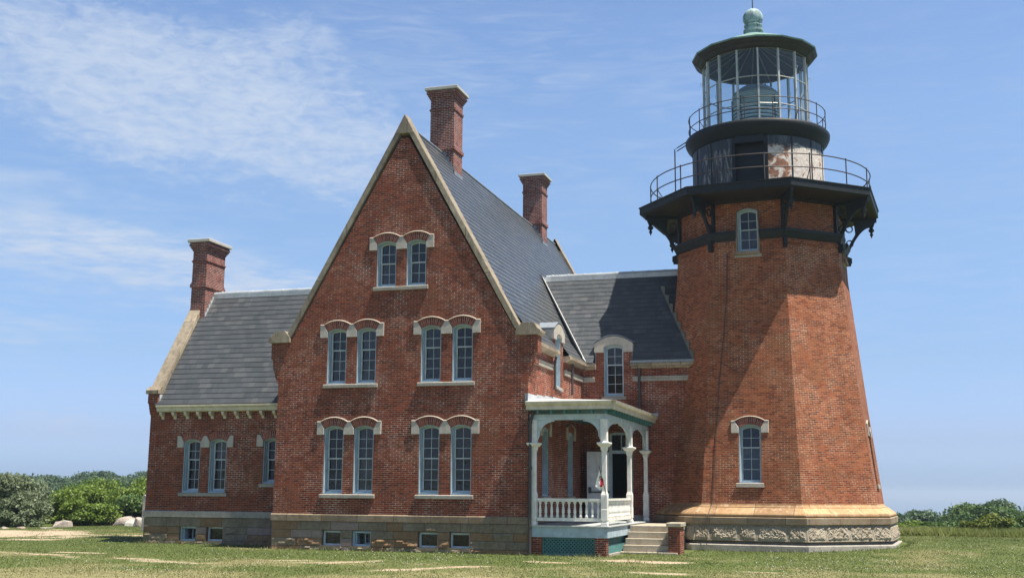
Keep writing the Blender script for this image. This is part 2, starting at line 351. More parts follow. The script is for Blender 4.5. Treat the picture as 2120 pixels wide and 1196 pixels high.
# ------------------------------------------------------------------ mesh helpers
WM = {}                                    # world matrix of every object we make
def link(o, parent=None, M=None):
    COL.objects.link(o); M = M or Matrix.Identity(4); WM[o.name] = M.copy()
    if parent is not None:
        o.parent = parent; o.matrix_parent_inverse = WM[parent.name].inverted()
    o.matrix_basis = M; return o
def thing(name, label, cat, loc, group=None):
    o = bpy.data.objects.new(name, None); o.empty_display_size = .5
    link(o, None, Matrix.Translation(loc)); tag(o, label, cat, group); return o
def tag(o, label=None, cat=None, group=None, kind=None):
    if label: o['label'] = label
    if cat: o['category'] = cat
    if group: o['group'] = group
    if kind: o['kind'] = kind
    return o

class MB:
    """collects vertices and faces (optionally with their own UVs, metres)"""
    def __init__(s): s.v = []; s.f = []; s.uv = []; s.mi = []
    def face(s, pts, uv=None, mi=0):
        k = len(s.v); s.v += [tuple(p) for p in pts]; s.f.append(tuple(range(k, k + len(pts)))); s.uv.append(uv); s.mi.append(mi)
    def box(s, x0, x1, y0, y1, z0, z1, mi=0):
        a = [Vector((x, y, z)) for z in (z0, z1) for y in (y0, y1) for x in (x0, x1)]
        for q in ((0, 2, 3, 1), (4, 5, 7, 6), (0, 1, 5, 4), (2, 6, 7, 3), (0, 4, 6, 2), (1, 3, 7, 5)): s.face([a[i] for i in q], None, mi)
    def obox(s, M, x0, x1, y0, y1, z0, z1, mi=0):
        t = MB(); t.box(x0, x1, y0, y1, z0, z1)
        for f in t.f: s.face([M @ Vector(t.v[i]) for i in f], None, mi)
    def prism(s, poly, F, d0, d1, caps=(True, True), mi=0):
        """poly in (u, w); F(u, w, d) -> world point; extruded along d from d0 to d1"""
        n = len(poly)
        for c, d, rev in ((caps[0], d0, False), (caps[1], d1, True)):
            if not c: continue
            tri = tessellate_polygon([[Vector((u, w, 0)) for u, w in poly]])
            for t in tri:
                a, b, e = [poly[i] for i in t]
                if (b[0] - a[0]) * (e[1] - a[1]) - (b[1] - a[1]) * (e[0] - a[0]) < 0: t = (t[0], t[2], t[1])
                q = [F(*poly[i], d) for i in t]
                s.face(q[::-1] if rev else q, None, mi)
        area = sum(poly[i][0] * poly[(i + 1) % n][1] - poly[(i + 1) % n][0] * poly[i][1] for i in range(n))
        for i in range(n):
            a, b = poly[i], poly[(i + 1) % n]
            q = [F(*a, d0), F(*a, d1), F(*b, d1), F(*b, d0)]
            s.face(q if area > 0 else q[::-1], None, mi)
    def panel(s, outline, holes, F, d=0.0, reveal=0.0, uvf=None):
        polys = [[Vector((u, w, 0)) for u, w in outline]] + [[Vector((u, w, 0)) for u, w in h] for h in holes]
        flat = [p for q in polys for p in q]
        for t in tessellate_polygon(polys):
            a, b, e = [flat[i] for i in t]
            if abs((b - a).cross(e - a).z) < 1e-9: continue
            if (b - a).cross(e - a).z < 0: a, b, e = a, e, b
            s.face([F(p.x, p.y, d) for p in (a, b, e)], [(p.x, p.y) for p in (a, b, e)] if uvf is None else [uvf(p.x, p.y) for p in (a, b, e)])
        if reveal:
            for h in holes:
                n = len(h)
                for i in range(n):
                    a, b = h[i], h[(i + 1) % n]
                    s.face([F(*b, d), F(*b, d + reveal), F(*a, d + reveal), F(*a, d)])
    def tube(s, pts, r, n=6, cap=True):
        pts = [Vector(p) for p in pts]; rs = r if hasattr(r, '__len__') else [r] * len(pts); rings = []
        for i, p in enumerate(pts):
            d = (pts[min(i + 1, len(pts) - 1)] - pts[max(i - 1, 0)]).normalized()
            a = d.cross(Vector((0, 0, 1)) if abs(d.z) < .9 else Vector((1, 0, 0))).normalized(); b = d.cross(a)
            rings.append([p + (a * math.cos(2 * math.pi * k / n) + b * math.sin(2 * math.pi * k / n)) * rs[i] for k in range(n)])
        for i in range(len(pts) - 1):
            for k in range(n): s.face([rings[i][k], rings[i + 1][k], rings[i + 1][(k + 1) % n], rings[i][(k + 1) % n]])
        if cap: s.face(rings[0]); s.face(rings[-1][::-1])
    def lathe(s, prof, c, n=24, a0=0.0, a1=2 * math.pi, uvR=None, mi=0):
        full = abs(a1 - a0 - 2 * math.pi) < 1e-6
        for i in range(len(prof) - 1):
            (r0, z0), (r1, z1) = prof[i], prof[i + 1]
            for k in range(n):
                t0 = a0 + (a1 - a0) * k / n; t1 = a0 + (a1 - a0) * (k + 1) / n
                P = lambda r, z, t: (c[0] + r * math.cos(t), c[1] + r * math.sin(t), c[2] + z)
                q = [P(r0, z0, t0), P(r0, z0, t1), P(r1, z1, t1), P(r1, z1, t0)]
                u = None
                if uvR: u = [(uvR * (t0 - uvR_c[0]), z0), (uvR * (t1 - uvR_c[0]), z0), (uvR * (t1 - uvR_c[0]), z1), (uvR * (t0 - uvR_c[0]), z1)]
                s.face(q, u, mi)
    def build(s, name, m, parent=None, M=None, smooth=False, merge=True, bevel=0.0, loc=None):
        me = bpy.data.meshes.new(name)
        v = np.array(s.v, float)
        off = np.zeros(3)
        if loc is not None: off = np.array(loc, float); M = Matrix.Translation(loc)
        me.from_pydata((v - off).tolist() if len(v) else [], [], s.f)
        for mm in (m if isinstance(m, (list, tuple)) else [m]): me.materials.append(MATS[mm])
        if any(s.mi): me.polygons.foreach_set('material_index', s.mi)
        uvl = me.uv_layers.new(name='UVMap').data
        for fi, f in enumerate(s.f):
            p = [Vector(s.v[i]) for i in f]
            if s.uv[fi] is not None: u = s.uv[fi]
            else:
                nn = Vector((0, 0, 0))
                for i in range(len(p)):
                    a, b = p[i], p[(i + 1) % len(p)]
                    nn += Vector(((a.y - b.y) * (a.z + b.z), (a.z - b.z) * (a.x + b.x), (a.x - b.x) * (a.y + b.y)))
                if nn.length < 1e-12: nn = Vector((0, 0, 1))
                nn.normalize()
                if abs(nn.z) > .97: u = [(q.x, q.y) for q in p]
                else:
                    t = Vector((-nn.y, nn.x, 0)).normalized(); w = nn.cross(t)
                    u = [(q.dot(t), q.dot(w)) for q in p]
            for j, li in enumerate(me.polygons[fi].loop_indices): uvl[li].uv = u[j]
        if merge or smooth or bevel:
            import bmesh
            bm = bmesh.new(); bm.from_mesh(me); bmesh.ops.remove_doubles(bm, verts=bm.verts, dist=.0005)
            bmesh.ops.recalc_face_normals(bm, faces=bm.faces)
            bm.to_mesh(me); bm.free()
        if smooth: me.polygons.foreach_set('use_smooth', [True] * len(me.polygons))
        me.update()
        o = bpy.data.objects.new(name, me); link(o, parent, M)
        if bevel:
            b = o.modifiers.new('bevel', 'BEVEL'); b.width = bevel; b.segments = 1; b.limit_method = 'ANGLE'; b.angle_limit = R_(40)
        return o
uvR_c = [0.0]

def inst(o, parent, M, name=None):
    """a linked copy of a part with its sub-parts at world matrix M"""
    c = bpy.data.objects.new(name or o.name.split('.')[0], o.data); link(c, parent, M)
    inv = WM[o.name].inverted()
    for ch in o.children:
        inst(ch, c, M @ inv @ WM[ch.name])
    return c

def frame(o, u, v):
    """F(u, w, d): o + u*U + w*V + d*inward ; also its matrix (x=u, y=inward, z=v)"""
    o, u, v = Vector(o), Vector(u).normalized(), Vector(v).normalized(); inn = v.cross(u)
    M = Matrix(((u.x, inn.x, v.x, o.x), (u.y, inn.y, v.y, o.y), (u.z, inn.z, v.z, o.z), (0, 0, 0, 1)))
    return (lambda a, b, d: o + u * a + v * b + inn * d), M

def arch(w, H, rise, z0=0.0, u0=0.0, n=10, inset=0.0, bot=None):
    """opening outline, counter-clockwise seen from outside, flat sill and segmental head"""
    R = (w * w / 4 + rise * rise) / (2 * rise); zc = H - R; R2 = R - inset; h = w / 2 - inset
    b = z0 + (inset if bot is None else bot); th = math.asin(min(1, h / R2))
    p = [(u0 - h, b), (u0 + h, b)]
    for k in range(n + 1):
        t = th - 2 * th * k / n; p.append((u0 + R2 * math.sin(t), z0 + zc + R2 * math.cos(t)))
    return p

# ------------------------------------------------------------------ windows
WCACHE = {}
def window(parent, M, w, H, rise, nt, nb, name='window'):
    key = (round(w, 2), round(H, 2), round(rise, 2), nt, nb)
    if key in WCACHE: return inst(WCACHE[key], parent, M, name)
    I = lambda u, z, d: Vector((u, d, z))
    mb = MB(); n = 10
    A = arch(w, H, rise, n=n, inset=.002, bot=.0); B = arch(w, H, rise, n=n, inset=.030, bot=.045)
    C2 = arch(w, H, rise, n=n, inset=.052, bot=.085)
    k = len(A)
    def strip(P, dP, Q, dQ):
        for i in range(k):
            j = (i + 1) % k
            mb.face([I(*P[i], dP), I(*P[j], dP), I(*Q[j], dQ), I(*Q[i], dQ)])
    strip(A, .018, B, .018); strip(B, .018, B, .13); strip(B, .13, C2, .13); strip(C2, .13, C2, .34); strip(A, .34, A, .018)
    win = mb.build(name, 'window_blue', parent, M, merge=True)
    # meeting rail height
    ih = H - .052 - .085; zm = .085 + (ih + .02) * nb / (nb + nt)
    def poly_below(P, z): return [p for p in P]
    Cx = w / 2 - .052
    def sash(top):
        s = MB(); d0 = .225 if top else .265; d1 = d0 + .035; st = .042
        if top:
            O = [(-Cx, zm), (Cx, zm)] + C2[2:]
            inn = arch(w, H, rise, n=n, inset=.052 + st, bot=0)
            Ii = [(-Cx + st, zm + .035), (Cx - st, zm + .035)] + inn[2:]
        else:
            zb = .085
            O = [(-Cx, zb), (Cx, zb), (Cx, zm + .03), (-Cx, zm + .03)]; Ii = [(-Cx + st, zb + .06), (Cx - st, zb + .06), (Cx - st, zm - .005), (-Cx + st, zm - .005)]
        kk = len(O)
        for i in range(kk):
            j = (i + 1) % kk
            s.face([I(*O[i], d0), I(*O[j], d0), I(*Ii[j], d0), I(*Ii[i], d0)])
            s.face([I(*Ii[i], d0), I(*Ii[j], d0), I(*Ii[j], d1), I(*Ii[i], d1)])
            if i in (0, 2): s.face([I(*O[j], d0), I(*O[i], d0), I(*O[i], d1), I(*O[j], d1)])
        m_ = .0075; zb = Ii[0][1]; zt = max(p[1] for p in Ii); zs = Ii[2][1]
        s.box(-m_, m_, d0 + .006, d1 - .004, zb - .005, zt + .004)
        nr = nt if top else nb; zz = (zs + (zt - zs) * .55) if top else zt
        for r in range(1, nr):
            z = zb + (zz - zb) * r / nr; s.box(-Cx + st - .004, Cx - st + .004, d0 + .008, d1 - .006, z - m_, z + m_)
        so_ = s.build('sash', 'sash_white', win, M, merge=False)
        g = MB(); pts = [I(*p, d0 + .024) for p in O]; 
        for t in tessellate_polygon([[Vector((p[0], p[1], 0)) for p in O]]): g.face([pts[i] for i in t])
        g.build('pane', 'dark_glass', so_, M, merge=True)
    sash(True); sash(False)
    WCACHE[key] = win
    return win

HCACHE = {}
def hood(parent, M, w, rise, offs, ends=(True, True), label=True, ring=.26):
    """brick arches between stone blocks over one or two openings; local z=0 is the springing line"""
    key = (round(w, 3), rise, tuple(offs), ends, label)
    if key in HCACHE: return inst(HCACHE[key], parent, M)
    I = lambda u, z, d: Vector((u, d, z))
    R = (w * w / 4 + rise * rise) / (2 * rise); zc = rise - R; th = math.asin(w / 2 / R); Ro = R + ring; n = 12
    mb = MB()
    for o in offs:
        for i in range(n):
            t0, t1 = th - 2 * th * i / n, th - 2 * th * (i + 1) / n
            P = lambda r, t, d: I(o + r * math.sin(t), zc + r * math.cos(t), d)
            mb.face([P(R, t0, -.018), P(Ro, t0, -.018), P(Ro, t1, -.018), P(R, t1, -.018)], [(.02, R * t0 * 1.15), (.02 + ring, R * t0 * 1.15), (.02 + ring, R * t1 * 1.15), (.02, R * t1 * 1.15)])
            mb.face([P(R, t0, -.018), P(R, t1, -.018), P(R, t1, .10), P(R, t0, .10)])
            mb.face([P(Ro, t0, .05), P(Ro, t1, .05), P(Ro, t1, -.018), P(Ro, t0, -.018)])
    h = mb.build('window_hood', 'arch_brick', parent, M, merge=True)
    xe, ze = Ro * math.sin(th), zc + Ro * math.cos(th)
    def block(poly):
        b = MB(); b.prism(poly, I, -.045, .09); b.build('hood_block', 'hood_stone', h, M, bevel=.012)
    hw = w / 2
    if ends[0]: block([(offs[0] - hw - .275, -.20), (offs[0] - hw - .004, -.20), (offs[0] - hw - .004, .0), (offs[0] - xe, ze + .01), (offs[0] - hw - .275, ze + .01)])
    if ends[1]: block([(offs[-1] + hw + .004, -.20), (offs[-1] + hw + .275, -.20), (offs[-1] + hw + .275, ze + .01), (offs[-1] + xe, ze + .01), (offs[-1] + hw + .004, .0)])
    for a, b in zip(offs[:-1], offs[1:]):
        if b - xe - (a + xe) > -.02: block([(a + hw + .004, -.20), (b - hw - .004, -.20), (b - hw - .004, 0), (b - xe + .004, ze + .005), (a + xe - .004, ze + .005), (a + hw + .004, 0)])
    if label:
        lo = []
        if ends[0]: lo.append((offs[0] - hw - .275, ze + .012))
        for o in offs:
            for i in range(n + 1):
                t = -th + 2 * th * i / n; lo.append((o + Ro * math.sin(t), zc + Ro * math.cos(t) + .012))
        if ends[1]: lo.append((offs[-1] + hw + .275, ze + .012))
        b = MB(); tt = .028
        for (u0, z0), (u1, z1) in zip(lo[:-1], lo[1:]):
            if u1 - u0 < 1e-4: continue
            q = lambda u, z, d: I(u, z, d)
            b.face([q(u0, z0, -.06), q(u1, z1, -.06), q(u1, z1 + tt, -.03), q(u0, z0 + tt, -.03)])
            b.face([q(u0, z0 + tt, -.03), q(u1, z1 + tt, -.03), q(u1, z1 + tt, .05), q(u0, z0 + tt, .05)])
            b.face([q(u0, z0, .05), q(u1, z1, .05), q(u1, z1, -.06), q(u0, z0, -.06)])
        for (u, z) in (lo[0], lo[-1]): b.face([I(u, z, -.06), I(u, z + tt, -.03), I(u, z + tt, .05), I(u, z, .05)])
        b.build('hood_mould', 'label_stone', h, M)
    HCACHE[key] = h
    return h

def sill(parent, F, u0, u1, z, h=.125, out=.07, m='grey_stone', name='window_sill'):
    b = MB(); b.prism([(u0, z - h), (u1, z - h), (u1, z - .022), (u0, z - .022)], F, -out, .12)
    b.face([F(u0, z - .022, -out), F(u1, z - .022, -out), F(u1, z, -out + .045), F(u0, z, -out + .045)]); b.face([F(u0, z, -out + .045), F(u1, z, -out + .045), F(u1, z, .12), F(u0, z, .12)])
    for u in (u0, u1): b.face([F(u, z - .022, -out), F(u, z, -out + .045), F(u, z, .12), F(u, z - .022, .12)])
    return b.build(name, m, parent)

def slates(F, u0, u1, s0, s1, e=.245, lift=.016):
    """stepped slate courses on a roof plane: F(u, s, d) with s up the slope and d inward (so -d lifts)"""
    mb = MB(); s = s0
    while s < s1 - 1e-6:
        t = min(s + e, s1)
        n_u = max(1, int((u1 - u0) / 2.2)); us = [u0 + (u1 - u0) * i / n_u for i in range(n_u + 1)]
        ws = [rnd.uniform(-.004, .004) for _ in us]
        for i in range(n_u):
            a, b = us[i], us[i + 1]; wa, wb = ws[i], ws[i + 1]
            mb.face([F(a, s + wa, -lift), F(b, s + wb, -lift), F(b, t, -.002), F(a, t, -.002)], [(a, s - s0), (b, s - s0), (b, t - s0 - 1e-4), (a, t - s0 - 1e-4)])
            mb.face([F(a, s + wa, 0.01), F(b, s + wb, 0.01), F(b, s + wb, -lift), F(a, s + wa, -lift)])
        s = t
    return mb

# ------------------------------------------------------------------ keeper's house
GZ = -0.1
house = thing('brick_house', 'large red brick keeper house with steep slate roofs, three chimneys and a white corner porch', 'house', (-4.5, 10.4, GZ))
HX = -9.0; HD = 20.83; ZW = 1.085
Ff, Mf = frame((0, 0, 0), (1, 0, 0), (0, 0, 1))                 # front wall, y=0
Fr, Mr = frame((0, 0, 0), (0, 1, 0), (0, 0, 1))                 # right wall, x=0 (u=y)
WY = 1.80; WX = -15.28; WB = 7.75                               # wing: front plane, left end, back
Fw, Mw = frame((0, WY, 0), (1, 0, 0), (0, 0, 1))
LY = 7.5                                                        # link block front plane
Fl, Ml = frame((0, LY, 0), (1, 0, 0), (0, 0, 1))
def at_frame(M, u, z): return M @ Matrix.Translation((u, 0, z))

WW = .71; RISE = .105
front_wins = []
for u in (-6.82, -5.72, -3.38, -2.265): front_wins += [(u, 1.74, 2.27, 3, 3), (u, 5.41, 1.91, 2, 3)]
for u in (-5.07, -3.97): front_wins.append((u, 8.69, 1.60, 2, 2))
holes = [arch(WW, H, RISE, z0=z, u0=u) for u, z, H, a, b in front_wins]
corb = [(0, ZW), (0, 5.45), (.07, 5.55), (.14, 5.72), (.19, 5.93), (.24, 5.98), (.24, 6.28), (.32, 6.33), (.32, 6.88)]
gable = corb + [(-.36, 6.88), (-4.36, 13.93), (-4.64, 13.93), (HX + .36, 6.88)] + [(HX - u, z) for u, z in corb[::-1]]
mb = MB(); mb.panel(gable, holes, Ff, 0.0, .11)
n = len(gable)
for i in range(n):
    a, b = gable[i], gable[(i + 1) % n]; mb.face([Ff(*a, 0), Ff(*a, .45), Ff(*b, .45), Ff(*b, 0)])
mb.panel(gable, [], Ff, .45)
mb.build('wall', 'red_brick', house)
for u, z, H, a, b in front_wins: window(house, at_frame(Mf, u, z), WW, H, RISE, a, b)
for c, z0, H in ((-6.27, 1.74, 2.27), (-6.27, 5.41, 1.91), (-2.8225, 1.74, 2.27), (-2.8225, 5.41, 1.91), (-4.52, 8.69, 1.60)):
    hood(house, at_frame(Mf, c, z0 + H - RISE), WW, RISE, (-.55, .55)); sill(house, Ff, c - 1.0, c + 1.0, z0)

# rear gable
mb = MB(); Fb, Mb = frame((0, HD - .45, 0), (1, 0, 0), (0, 0, 1))
g2 = [(0, ZW), (0, 6.88), (-4.36, 13.93), (-4.64, 13.93), (HX, 6.88), (HX, ZW)]
mb.prism(g2, Fb, 0, .45); mb.build('wall', 'red_brick', house)
# right wall with its windows
rw = [(2.15, 1.72, .82, 2.3, 3, 3), (5.62, 1.72, .82, 2.3, 3, 3), (3.83, 5.52, .75, 1.88, 2, 3)]
dn = lambda u, w, zs: [(u + .69, 6.62), (u + .69, 7.158), (u + w / 2, 7.158), (u + w / 2, zs), (u - w / 2, zs), (u - w / 2, 7.158), (u - .69, 7.158), (u - .69, 6.62)]
def notch(mb, F, u, w, zs):
    q = dn(u, w, zs)
    for a, b in ((2, 3), (3, 4), (4, 5)): mb.face([F(*q[a], 0), F(*q[b], 0), F(*q[b], .11), F(*q[a], .11)])
RO = [(.45, ZW), (HD - .45, ZW), (HD - .45, 6.62)] + dn(3.83, .75, 5.52) + [(.45, 6.62)]
mb = MB(); mb.panel(RO, [arch(w, H, RISE, z0=z, u0=u) for u, z, w, H, a, b in rw[:2]], Fr, 0, .11); notch(mb, Fr, 3.83, .75, 5.52); mb.build('wall', 'red_brick', house)
for u, z, w, H, a, b in rw: window(house, at_frame(Mr, u, z), w, H, RISE, a, b)
for u in (2.15, 5.62): hood(house, at_frame(Mr, u, 1.72 + 2.3 - RISE), .82, RISE, (0,)); sill(house, Fr, u - .5, u + .5, 1.72)
sill(house, Fr, 3.83 - .48, 3.83 + .48, 5.52)
# left wall
mb = MB(); Fll, _ = frame((HX, 0, 0), (0, -1, 0), (0, 0, 1))
mb.panel([(-HD + .45, ZW), (-.45, ZW), (-.45, 6.62), (-HD + .45, 6.62)], [], Fll); mb.build('wall', 'red_brick', house)

# stone foundations: coursed blocks, some rock-faced
def blocks(F, u0, u1, holes, courses, seed, depth=.12, rough_p=.45, ends=(0, 0)):
    r = random.Random(seed); mb = MB(); top = courses[-1]
    for zi in range(len(courses) - 1):
        z0, z1 = courses[zi], courses[zi + 1]; u = u0
        cuts = sorted(set([c for h in holes if h[3] > z0 + .02 and h[2] < z1 - .02 for c in (h[0], h[1])]))
        while u < u1 - .01:
            L = r.uniform(.42, 1.25); e = min(u + L, u1)
            if u1 - e < .25: e = u1
            for c in cuts:
                if u + .01 < c < e + .18: e = c; break
            inside = any(h[0] - .01 < (u + e) / 2 < h[1] + .01 and h[2] < (z0 + z1) / 2 < h[3] for h in holes)
            if not inside:
                mi = r.choices((0, 1, 2), (.50, .34, .16))[0]; rough = r.random() < rough_p * (1.5 if zi < 2 else .5) * (1 + .6 * (u - u0) / (u1 - u0))
                nx = max(2, int((e - u) / .055)); nz = max(2, int((z1 - z0) / .055)); g = .006
                H = [[0.0] * (nz + 1) for _ in range(nx + 1)]
                if rough:
                    ph = [r.uniform(0, 6.28) for _ in range(6)]; fr = [r.uniform(4, 11) for _ in range(6)]
                    for i in range(1, nx):
                        for j in range(1, nz):
                            x, z = u + (e - u) * i / nx, z0 + (z1 - z0) * j / nz
                            v = sum(math.sin(fr[k] * x + ph[k]) * math.sin(fr[5 - k] * z * 1.7 + ph[k] * 2) for k in range(6)) / 6
                            H[i][j] = max(0, -.004 + .11 * v + r.uniform(-.014, .022))
                else:
                    o_ = r.uniform(0, .010)
                    for i in range(nx + 1):
                        for j in range(nz + 1): H[i][j] = o_ * (0 if i in (0, nx) or j in (0, nz) else 1) + (r.uniform(0, .004) if 0 < i < nx and 0 < j < nz else 0)
                P = lambda i, j: F(u + g + (e - u - 2 * g) * i / nx, z0 + g + (z1 - z0 - 2 * g) * j / nz, -H[i][j])
                for i in range(nx):
                    for j in range(nz): mb.face([P(i, j), P(i + 1, j), P(i + 1, j + 1), P(i, j + 1)], None, mi)
                for a, b in (((u, z0), (e, z0)), ((e, z0), (e, z1)), ((e, z1), (u, z1)), ((u, z1), (u, z0))):
                    sh = lambda p: (p[0] + (g if p[0] == u else -g), p[1] + (g if p[1] == z0 else -g))
                    mb.face([F(*sh(a), depth), F(*sh(b), depth), F(*sh(b), 0), F(*sh(a), 0)], None, mi)
            u = e
    return mb
FM = ['foundation_grey', 'foundation_brown', 'foundation_pink']
courses = [GZ - .25, .04, .30, .56, .845]
def basement(F, M, us, w, z0, z1, casement=()):
    for k, u in enumerate(us):
        Mx = M @ Matrix.Translation((u, 0, z0)); I = lambda a, z, d: Vector((a, d, z)); h = z1 - z0
        b = MB(); f = .06; dd = .16 if k not in casement else .10
        for (a0, a1, c0, c1) in ((-w / 2, w / 2, 0, f), (-w / 2, w / 2, h - f, h), (-w / 2, -w / 2 + f, f, h - f), (w / 2 - f, w / 2, f, h - f)): b.box(a0, a1, dd, dd + .10, c0, c1)
        if k in casement:
            b.box(-w / 2 + .06, -w / 2 + .1, .20, .46, .06, h - .06); b.box(-w / 2 + .30, -w / 2 + .34, .40, .45, .06, h - .06); b.box(w / 2 - .1, w / 2 - .06, .40, .45, .06, h - .06); b.box(-w / 2 + .34, w / 2 - .1, .40, .45, .06, .1); b.box(-w / 2 + .34, w / 2 - .1, .40, .45, h - .1, h - .06)
        o = b.build('basement_window', 'sash_white' if k not in casement else 'window_blue', house, Mx, merge=False)
        g = MB(); d = dd + .06 if k not in casement else .47
        g.face([I(-w / 2, 0, d), I(w / 2, 0, d), I(w / 2, h, d), I(-w / 2, h, d)]); g.build('pane', 'dark_glass', o, Mx)
        s_ = MB(); s_.box(-w / 2 - .02, w / 2 + .02, -.02, .5, -.1, -.001); s_.build('window_sill', 'foundation_grey', o, Mx)
bu = (-6.81, -5.71, -3.37, -2.28)
fo = blocks(Ff, HX - .02, .03, [(u - .34, u + .34, .06, .54) for u in bu], courses, 3); 
Ffr, _ = frame((.03, 0, 0), (0, 1, 0), (0, 0, 1))
f2 = blocks(Ffr, 0.0, 4.0, [], courses, 4, rough_p=.8)
for f, m_ in zip(f2.f, f2.mi): fo.face([f2.v[i] for i in f], None, m_)
fo.build('foundation', FM, house)
basement(Ff, Mf, bu, .68, .06, .54, casement=(1,))
mb = MB()
mb.box(HX + .10, -.10, .52, 20.7, GZ - .3, .84); mb.box(WX + .1, HX, WY + .52, WB, GZ - .3, .84); mb.build('foundation', 'foundation_grey', house)
mb = MB(); wp = [(-.055, .85), (-.055, 1.05), (-.012, ZW), (.3, ZW), (.3, .85)]
mb.prism(wp, lambda u, w, d: (d, u, w), HX - .05, .055); mb.prism([(-p[0], p[1]) for p in wp], lambda u, w, d: (u, d, w), .303, 20.8); mb.build('water_table', 'water_table_stone', house)

# main roof: slate slopes with a flare at the eaves
RZ = 14.45; SL = 1.71
kx = .5                                                        # slope breaks this far inside the wall
zk = RZ - SL * (4.5 - kx)
def slope(p0, p1, u0, u1, axis, name='roof'):
    """courses between eave p0 and top p1 (points in the vertical plane), extruded u0..u1 along axis"""
    p0, p1 = Vector(p0), Vector(p1); v = (p1 - p0).normalized(); U = Vector(axis).normalized(); inn = v.cross(U)
    L = (p1 - p0).length
    return (lambda a, s, d: p0 + U * a + v * s + inn * d), L, u0, u1
def roof_part(parts, parent=house, name='roof', gap=None):
    mb = MB()
    for (F, L, a, b) in parts:
        if gap:
            g0, g1, sm = gap; sm = min(sm, L); pieces = [(a, g0, 0, sm), (g1, b, 0, sm)] + ([(a, b, sm, L)] if L - sm > .02 else [])
        else: pieces = [(a, b, 0, L)]
        gap = None
        for pc in pieces:
            q = slates(F, *pc)
            for f, u in zip(q.f, q.uv): mb.face([q.v[i] for i in f], u)
    return mb.build(name, 'slate', parent, merge=False)
roof_part([slope((.22, .3, 6.74), (-kx, .3, zk), 0, 20.2, (0, 1, 0)), slope((-kx, .3, zk), (-4.5, .3, RZ), 0, 20.2, (0, 1, 0))], gap=(2.775, 4.285, 2.0))
roof_part([slope((HX - .22, 20.5, 6.74), (HX + kx, 20.5, zk), 0, 20.2, (0, -1, 0)), slope((HX + kx, 20.5, zk), (-4.5, 20.5, RZ), 0, 20.2, (0, -1, 0))])
mb = MB(); mb.tube([(-4.5, .4, RZ + .01), (-4.5, 20.5, RZ + .01)], .05, 8); mb.build('ridge_cap', 'lead', house)

# copings of the two gables
def coping(yc0, yc1, front):
    mb = MB()
    for sgn in (1, -1):
        X = lambda x: -4.5 + sgn * (x + 4.5)
        lo = Vector((-.27, 0, 7.17)); hi = Vector((-4.5, 0, 14.76)); dirv = (hi - lo).normalized(); nrm = Vector((dirv.z, 0, -dirv.x)) * -1
        nrm = Vector((-dirv.z, 0, dirv.x)); nrm = -nrm if nrm.x < 0 else nrm
        th = .19; pts = [lo, hi, hi + Vector((0, 0, -.0)), lo - nrm * th]
        # band polygon: outer edge lo->hi, inner edge parallel, mitred at the apex
        inner_hi_z = hi.z - th / abs(dirv.x); poly = [(lo.x, lo.z), (hi.x, hi.z), (hi.x, inner_hi_z), ((lo - nrm * th).x, (lo - nrm * th).z)]
        poly = [(X(a), b) for a, b in poly]
        mb.prism(poly, lambda u, w, d: (u, d, w), yc0, yc1)
    # apex stone
    mb.prism([(-4.5, 14.79), (-4.87, 14.08), (-4.13, 14.08)], lambda u, w, d: (u, d, w), yc0 - .02 * front, yc1 + .02 * (1 - front))
    mb.build('coping', 'coping_stone', house, bevel=.015)
    for sgn in (1, -1):
        X = lambda x: -4.5 + sgn * (x + 4.5)
        k = MB()
        F = lambda u, w, d: (X(u), d, w)
        k.prism([(-.42, 6.885), (.36, 6.885), (.43, 6.95), (.43, 7.04), (-.42, 7.04)], F, yc0 - .045, yc1 + .05)
        k.prism([(-.42, 7.043), (.40, 7.043), (.30, 7.13), (.22, 7.27), (-.20, 7.30), (-.3, 7.20)], F, yc0 - .02, yc1 + .02)
        k.build('kneeler', 'coping_stone', house, bevel=.012)
coping(-.05, .48, 1); coping(HD - .48, HD + .05, 0)

# chimneys
def chimney(x0, x1, y0, y1, zb, zt, parent=house, ledge=None, mats='chimney_brick'):
    mb = MB()
    mb.box(x0, x1, y0, y1, zb, zt - .42)
    zz = zt - .42
    for k, g in enumerate((.03, .065, .10, .135)): mb.box(x0 - g, x1 + g, y0 - g, y1 + g, zz + .0667 * k, zz + .0667 * (k + 1) - .0004)
    mb.box(x0 - .11, x1 + .11, y0 - .11, y1 + .11, zz + .267, zz + .335)
    mb.box(x0 - .035, x1 + .035, y0 - .035, y1 + .035, zt - .86, zt - .80)
    mb.box(x0 - .018, x1 + .018, y0 - .018, y1 + .018, zt - .895, zt - .863)
    if ledge:
        mb.box(x0 - .02, x1 + .02, y0 - .02, y1 + .02, ledge + .14, ledge + .21); mb.box(x0 - .05, x1 + .05, y0 - .05, y1 + .05, ledge, ledge + .138)
    c = mb.build('chimney', mats, parent, merge=False)
    k = MB(); k.box(x0 - .19, x1 + .19, y0 - .19, y1 + .19, zt - .083, zt + .045); k.build('cap', 'cap_concrete', c, bevel=.015)
    return c
for y in (3.62, 16.12):
    c = chimney(-4.98, -4.02, y, y + .96, 12.6, 17.0, ledge=14.55)
    l = MB()
    for sgn in (1, -1):
        for k in range(4):
            xa = (.06 + .12 * k, .06 + .12 * (k + 1)); zt_ = RZ - SL * xa[0] + .13
            a, b = sorted((-4.5 + sgn * xa[0], -4.5 + sgn * xa[1])); l.box(a, b, y - .02, y - .003, zt_ - .42, zt_)
    for sgn in (1, -1):
        xs = sorted((-4.5 + sgn * .483, -4.5 + sgn * .505)); l.box(xs[0], xs[1], y - .02, y + .98, RZ - SL * .5 - .1, RZ - SL * .5 + .14)
    l.build('flashing', 'lead', c, merge=False)
cw = chimney(-15.28, -14.64, 4.0, 5.36, 8.3, 11.74, ledge=9.83)

